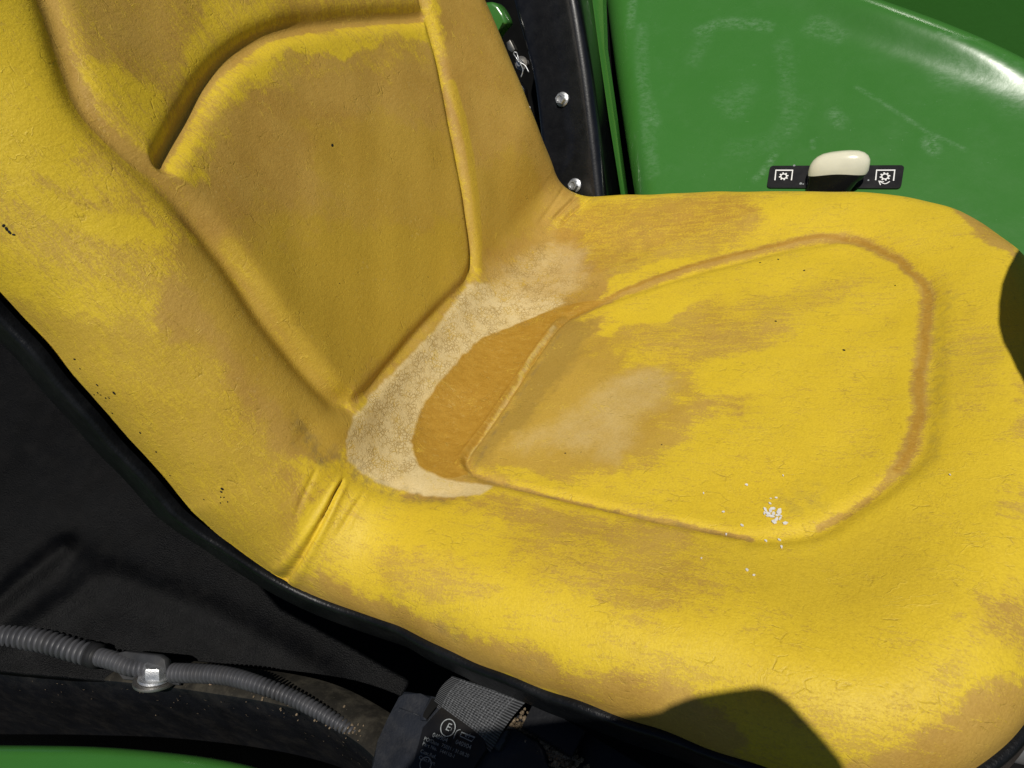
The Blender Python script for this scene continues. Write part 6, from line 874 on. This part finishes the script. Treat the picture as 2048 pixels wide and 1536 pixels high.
# ---------------- seat belt retractor ----------------
def retractor():
    n=Vector((0,-.3,.95)).normalized()
    root=empty('belt_retractor',(0.0818,-0.2296,-0.0896)); tag(root,'black seat belt retractor housing with printed approval label','retractor')
    prism('housing',[(0.0380,-0.2087,-0.0830),(0.0517,-0.2083,-0.0829),(0.0611,-0.2077,-0.0827),(0.0670,-0.2093,-0.0832),(0.1124,-0.2142,-0.0848),(0.1228,-0.2144,-0.0848),(0.1384,-0.2172,-0.0857),(0.1441,-0.2211,-0.0869),(0.1495,-0.2303,-0.0898),(0.1585,-0.2546,-0.0975),(0.0416,-0.2826,-0.1063),(0.0339,-0.2625,-0.1000),(0.0309,-0.2522,-0.0967),(0.0311,-0.2408,-0.0932),(0.0334,-0.2264,-0.0886),(0.0367,-0.2133,-0.0845)],.07,HOUS,root,bev=.0035,seg=3,normal=n)
    prism('slot_rim',[(0.0609,-0.2092,-0.0800),(0.0655,-0.2096,-0.0795),(0.0638,-0.2153,-0.0813),(0.0630,-0.2237,-0.0846),(0.0578,-0.2243,-0.0850),(0.0581,-0.2208,-0.0837)],.004,HOUS,root,bev=.0008,normal=n)
    prism('slot',[(0.0631,-0.2108,-0.0795),(0.0699,-0.2122,-0.0793),(0.0670,-0.2168,-0.0810),(0.0634,-0.2231,-0.0836),(0.0600,-0.2222,-0.0835),(0.0602,-0.2196,-0.0825)],.001,DARK,root,normal=n)
    prism('housing_ridge',[(0.1111,-0.2281,-0.0849),(0.1165,-0.2206,-0.0794),(0.1214,-0.2175,-0.0795),(0.1199,-0.2235,-0.0835),(0.1176,-0.2303,-0.0867)],.006,HOUS,root,bev=.002,normal=n)
    tube('mould_line',[(0.0393,-0.2196,-0.0862),(0.0482,-0.2202,-0.0864),(0.0574,-0.2211,-0.0867)],.0003,HOUS,root,6)
    lab=prism('approval_label',[(0.0721,-0.2141,-0.0799),(0.1054,-0.2229,-0.0827),(0.1093,-0.2312,-0.0859),(0.1001,-0.2487,-0.0929),(0.0967,-0.2649,-0.0991),(0.0623,-0.2729,-0.1018),(0.0625,-0.2405,-0.0903),(0.0623,-0.2282,-0.0854)],.003,DECAL,root,bev=.0004,normal=n)
    ex=(Vector((0.1166,-0.2278,-0.0890))-Vector((0.0724,-0.2238,-0.0878))).normalized(); ey=n.cross(ex)
    def text(body,p,size,name='lettering',rot=0,mat=GREYP,shear=0):
        cu=bpy.data.curves.new(name,'FONT'); cu.body=body; cu.size=size; cu.shear=shear; cu.space_character=1.03
        o=bpy.data.objects.new(name,cu); COL.objects.link(o); dg=bpy.context.evaluated_depsgraph_get(); me=bpy.data.meshes.new_from_object(o.evaluated_get(dg)); bpy.data.objects.remove(o)
        x=ex*math.cos(rot)+ey*math.sin(rot); y=n.cross(x); M=Matrix((( x.x,y.x,n.x,0),(x.y,y.y,n.y,0),(x.z,y.z,n.z,0),(0,0,0,1))); P_=Vector(p)
        me.transform(Matrix.Translation(P_)@M); return link(name,me,mat,lab)
    up=.0058
    text('040904',(0.0718,-0.2324,-0.0844),.0037)
    text('040904',(0.0886,-0.2327,-0.0847),.0037)
    text('PO/Date',(0.0665,-0.2353,-0.0857),.0031); text('75031 / 31.08.20',(0.0797,-0.2362,-0.0860),.0029)
    text('Part No.',(0.0664,-0.2381,-0.0868),.0031); text('144110-1',(0.0793,-0.2392,-0.0872),.0029)
    text('Cust.Ref.',(0.0663,-0.2421,-0.0885),.0031); text('Cust.Part',(0.0663,-0.2454,-0.0898),.0031)
    text('E',(0.0792,-0.2269,-0.0827),.0066,'letter_e',shear=.15); text('1',(0.0828,-0.2267,-0.0826),.0028,'digit')
    text('e1',(0.0937,-0.2278,-0.0830),.0040,'letter_e')
    def ring(p,r,w,name='ring'):
        c=Vector(p); N=40; f=[]
        for i in range(N):
            a,b=2*math.pi*i/N,2*math.pi*(i+1)/N
            f.append([c+(ex*math.cos(t)+ey*math.sin(t))*q for t,q in ((a,r-w),(a,r),(b,r),(b,r-w))])
        flat(name,f,GREYP,lab)
    ring((0.0810,-0.2255,-0.0822),.0053,.0006); ring((0.0720,-0.2470,-0.0907),.0042,.0005)
    flat('frame_mark',stroke([(0.0907,-0.2282,-0.0831),(0.0910,-0.2260,-0.0824),(0.1008,-0.2269,-0.0827),(0.0992,-0.2294,-0.0835),(0.0907,-0.2282,-0.0831)],.0005,n),GREYP,lab)
    flat('bracket_mark',stroke(catmull([(0.0868,-0.2304,-0.0838),(0.0871,-0.2272,-0.0828),(0.0880,-0.2256,-0.0823),(0.0898,-0.2247,-0.0820)],5),.0005,n),GREYP,lab)
    # webbing rising from the slot to the seat
    a0,a1=Vector((0.0655,-0.2122,-0.0799)),Vector((0.1140,-0.2285,-0.0851)); b0,b1=Vector((0.0794,-0.2020,-0.0641)),Vector((0.1321,-0.2071,-0.0657))
    nu,nv=90,60; U,Vv=np.meshgrid(np.linspace(0,1,nu),np.linspace(-.12,1.06,nv),indexing='ij')
    P=np.zeros((nu,nv,3)); 
    A0,A1,B0,B1=[np.array(q) for q in(a0,a1,b0,b1)]
    P=(A0[None,None]*(1-U[...,None])+A1*U[...,None])*(1-Vv[...,None])+(B0*(1-U[...,None])+B1*U[...,None])*Vv[...,None]
    nn=np.array(n); hh=.004*np.sin(np.clip(Vv,0,1)*np.pi*.9)+.0004*np.sin(U*np.pi*2*1+1)*1
    edge_=(U>.12)&(U<.88)
    P=P+nn*(hh+np.where(edge_,.00035,0))[...,None]
    uv=np.stack([U*.055,Vv*.03],-1)
    k=NB('black_webbing',.62,.35); uvn=k.n('UVMap',uv_map='seat_uv').outputs[0]
    sx=k.n('SeparateXYZ'); k.put(sx.inputs[0],uvn)
    ribs=k.math('SINE',k.math('MULTIPLY',sx.outputs[1],3600)); wv=k.math('SINE',k.math('MULTIPLY',sx.outputs[0],2600))
    inn=k.math('MULTIPLY',k.step(sx.outputs[0],.0055,.0075),k.step(sx.outputs[0],.0490,.0470))
    kn=k.step(k.noise(k.mapping(uvn,(700,1100,1)),1,3,.65),.48,.62)
    hgt=k.math('ADD',k.math('MULTIPLY',k.math('ADD',k.math('MULTIPLY',ribs,.5),.5),.7),k.math('MULTIPLY',inn,k.math('ADD',k.math('MULTIPLY',kn,.9),k.math('MULTIPLY',k.math('ADD',wv,1),.3))))
    k.color(k.mix(k.math('MULTIPLY',hgt,.55,clamp=True),(.007,.007,.008),(.20,.205,.215))); k.put(k.b.inputs['Normal'],k.bump(hgt,.0009,.9))
    wr=empty('seat_belt',b0); tag(wr,'black woven belt webbing coming out of the retractor slot','seat belt')
    link('webbing',grid_mesh('webbing',P,None,uv),k.m,wr)
    # dirt on the ledge and a toothed strip
    bm=bmesh.new(); L=[(0.1184,-0.2105,-0.0878),(0.1314,-0.2129,-0.0885),(0.1429,-0.2155,-0.0894),(0.1530,-0.2193,-0.0906),(0.1604,-0.2230,-0.0917)]
    for i in range(700):
        f=random.random()*3.99; j=int(f); p=Vector(L[j]).lerp(Vector(L[j+1]),f-j)+Vector((random.gauss(0,.004),random.gauss(0,.004),random.uniform(-.002,.001))); bmesh.ops.create_icosphere(bm,subdivisions=1,radius=random.uniform(.0005,.0019),matrix=Matrix.Translation(p))
    tag(link('caked_soil',bm_mesh('caked_soil',bm,False),DEB),'pale caked soil on the ledge right of the retractor','soil',kind='stuff')
    lg=empty('toothed_strip',(0.1375,-0.2125,-0.0842)); tag(lg,'black toothed strip above the caked soil under the seat edge','strip')
    e0,e1=Vector((0.1296,-0.2104,-0.0794)),Vector((0.1646,-0.2194,-0.0822)); d=(e1-e0); l=d.length; d.normalize(); e=n.cross(d); pts=[]; m_=24
    for i in range(m_): pts+= [e0+d*l*(i/m_)-e*.0030,e0+d*l*((i+.5)/m_)-e*.0052]
    pts+=[e0+d*l-e*.003,e0+d*l+e*.012,e0+e*.012]
    prism('teeth',pts,.003,BLACK,lg,normal=n)
    prism('ledge_plate',[(0.1065,-0.2035,-0.0898),(0.1680,-0.2051,-0.0903),(0.2368,-0.2233,-0.0960),(0.1543,-0.2525,-0.1052)],.004,BLACK,lg,normal=n)
retractor()
# ---------------- step platform at the lower right ----------------
def platform():
    root=empty('foot_platform',(0.3872,-0.1407,-0.1300)); tag(root,'grey steel foot platform edge with round holes at the lower right corner','platform')
    tube('edge_bar',catmull([(0.3491,-0.1369,-0.1200),(0.3767,-0.1388,-0.1200),(0.3977,-0.1396,-0.1200),(0.4319,-0.1401,-0.1200)],4),.011,STEELB,root,16)
    P0=[(0.3496,-0.1396,-0.1300),(0.4441,-0.1421,-0.1300),(0.4360,-0.1948,-0.1300),(0.3489,-0.2052,-0.1300)]
    prism('plate',P0,.004,RUSTY,root,normal=(0,0,1))
    for q in ((0.3884,-0.1519,-0.1300),(0.3965,-0.1498,-0.1300),(0.4053,-0.1498,-0.1300),(0.3797,-0.1527,-0.1300)):
        lathe('hole',Vector(q)+Vector((0,0,.0004)),(0,0,1),[(.0062,-.002),(.0062,.0003),(.0001,.0004)],DARK,root,20)
    r=empty('support_leg',(0.3960,-0.1205,-0.1300)); tag(r,'dark blue grey support beside the seat corner above the platform','support')
    prism('leg_plate',[(0.3885,-0.1204,-0.1000),(0.3971,-0.1184,-0.1000),(0.3962,-0.1427,-0.1100),(0.3875,-0.1420,-0.1100)],.01,HOUS,r,bev=.001)
platform()
# ---------------- things outside the frame that throw the two shadows ----------------
def wheel():
    h=.2; c=Vector((0.3877,0.0851,0.0112))+Vector((.226,-.012,0))+SUN*(h/SUN.z); root=empty('steering_wheel',c); tag(root,'black steering wheel in front of the seat','steering wheel')
    N=64; M_=14; rows=[]
    for i in range(N+1):
        a=2*math.pi*i/N; rr=Vector((math.cos(a),math.sin(a),0)); rows.append([tuple(c+rr*(.21+.016*math.cos(t))+Vector((0,0,1))*.016*math.sin(t)) for t in np.linspace(0,2*math.pi,M_+1)])
    link('rim',grid_mesh('rim',np.array(rows)),PLASTIC,root)
    for q in range(3):
        a=2*math.pi*q/3+math.pi/3*0+.2; d=Vector((math.cos(a),math.sin(a),0)); tube('spoke',[c+d*.02-Vector((0,0,.03)),c+d*.1-Vector((0,0,.015)),c+d*.21],.008,PLASTIC,root,10)
    lathe('hub',c-Vector((0,0,.05)),(0,0,1),[(.03,0),(.035,.03),(.03,.05),(.001,.055)],PLASTIC,root,24)
wheel()
def hand_blocker():  # added blocker, outline cut from the shadow of a hand and camera
    L=SUN; k=.43
    base=[Vector(p) for p in ((0.2181,-0.2181,-0.0257),(0.2286,-0.2158,-0.0117),(0.2415,-0.2124,-0.0034),(0.2595,-0.2086,0.0031),(0.2719,-0.2057,0.0062),(0.2787,-0.2059,0.0066),(0.2868,-0.2098,0.0045),(0.3001,-0.2182,-0.0030),(0.3108,-0.2239,-0.0143))]
    base+=[base[-1]+Vector((.03,-.07,0)),base[-1]+Vector((.02,-.20,0)),base[0]+Vector((-.16,-.12,0)),base[0]+Vector((-.13,-.045,0))]
    pts=[]
    p0=base[4]+L*k
    for b in base: pts.append(b+L*((p0-b).dot(L)))
    root=empty('shadow_blocker',p0); tag(root,'added unseen blocker, cut to the outline of the shadow on the near seat edge','phone case')
    prism('blocker_body',pts,.012,PLASTIC,root,bev=.003,seg=2,normal=tuple(L))
hand_blocker()
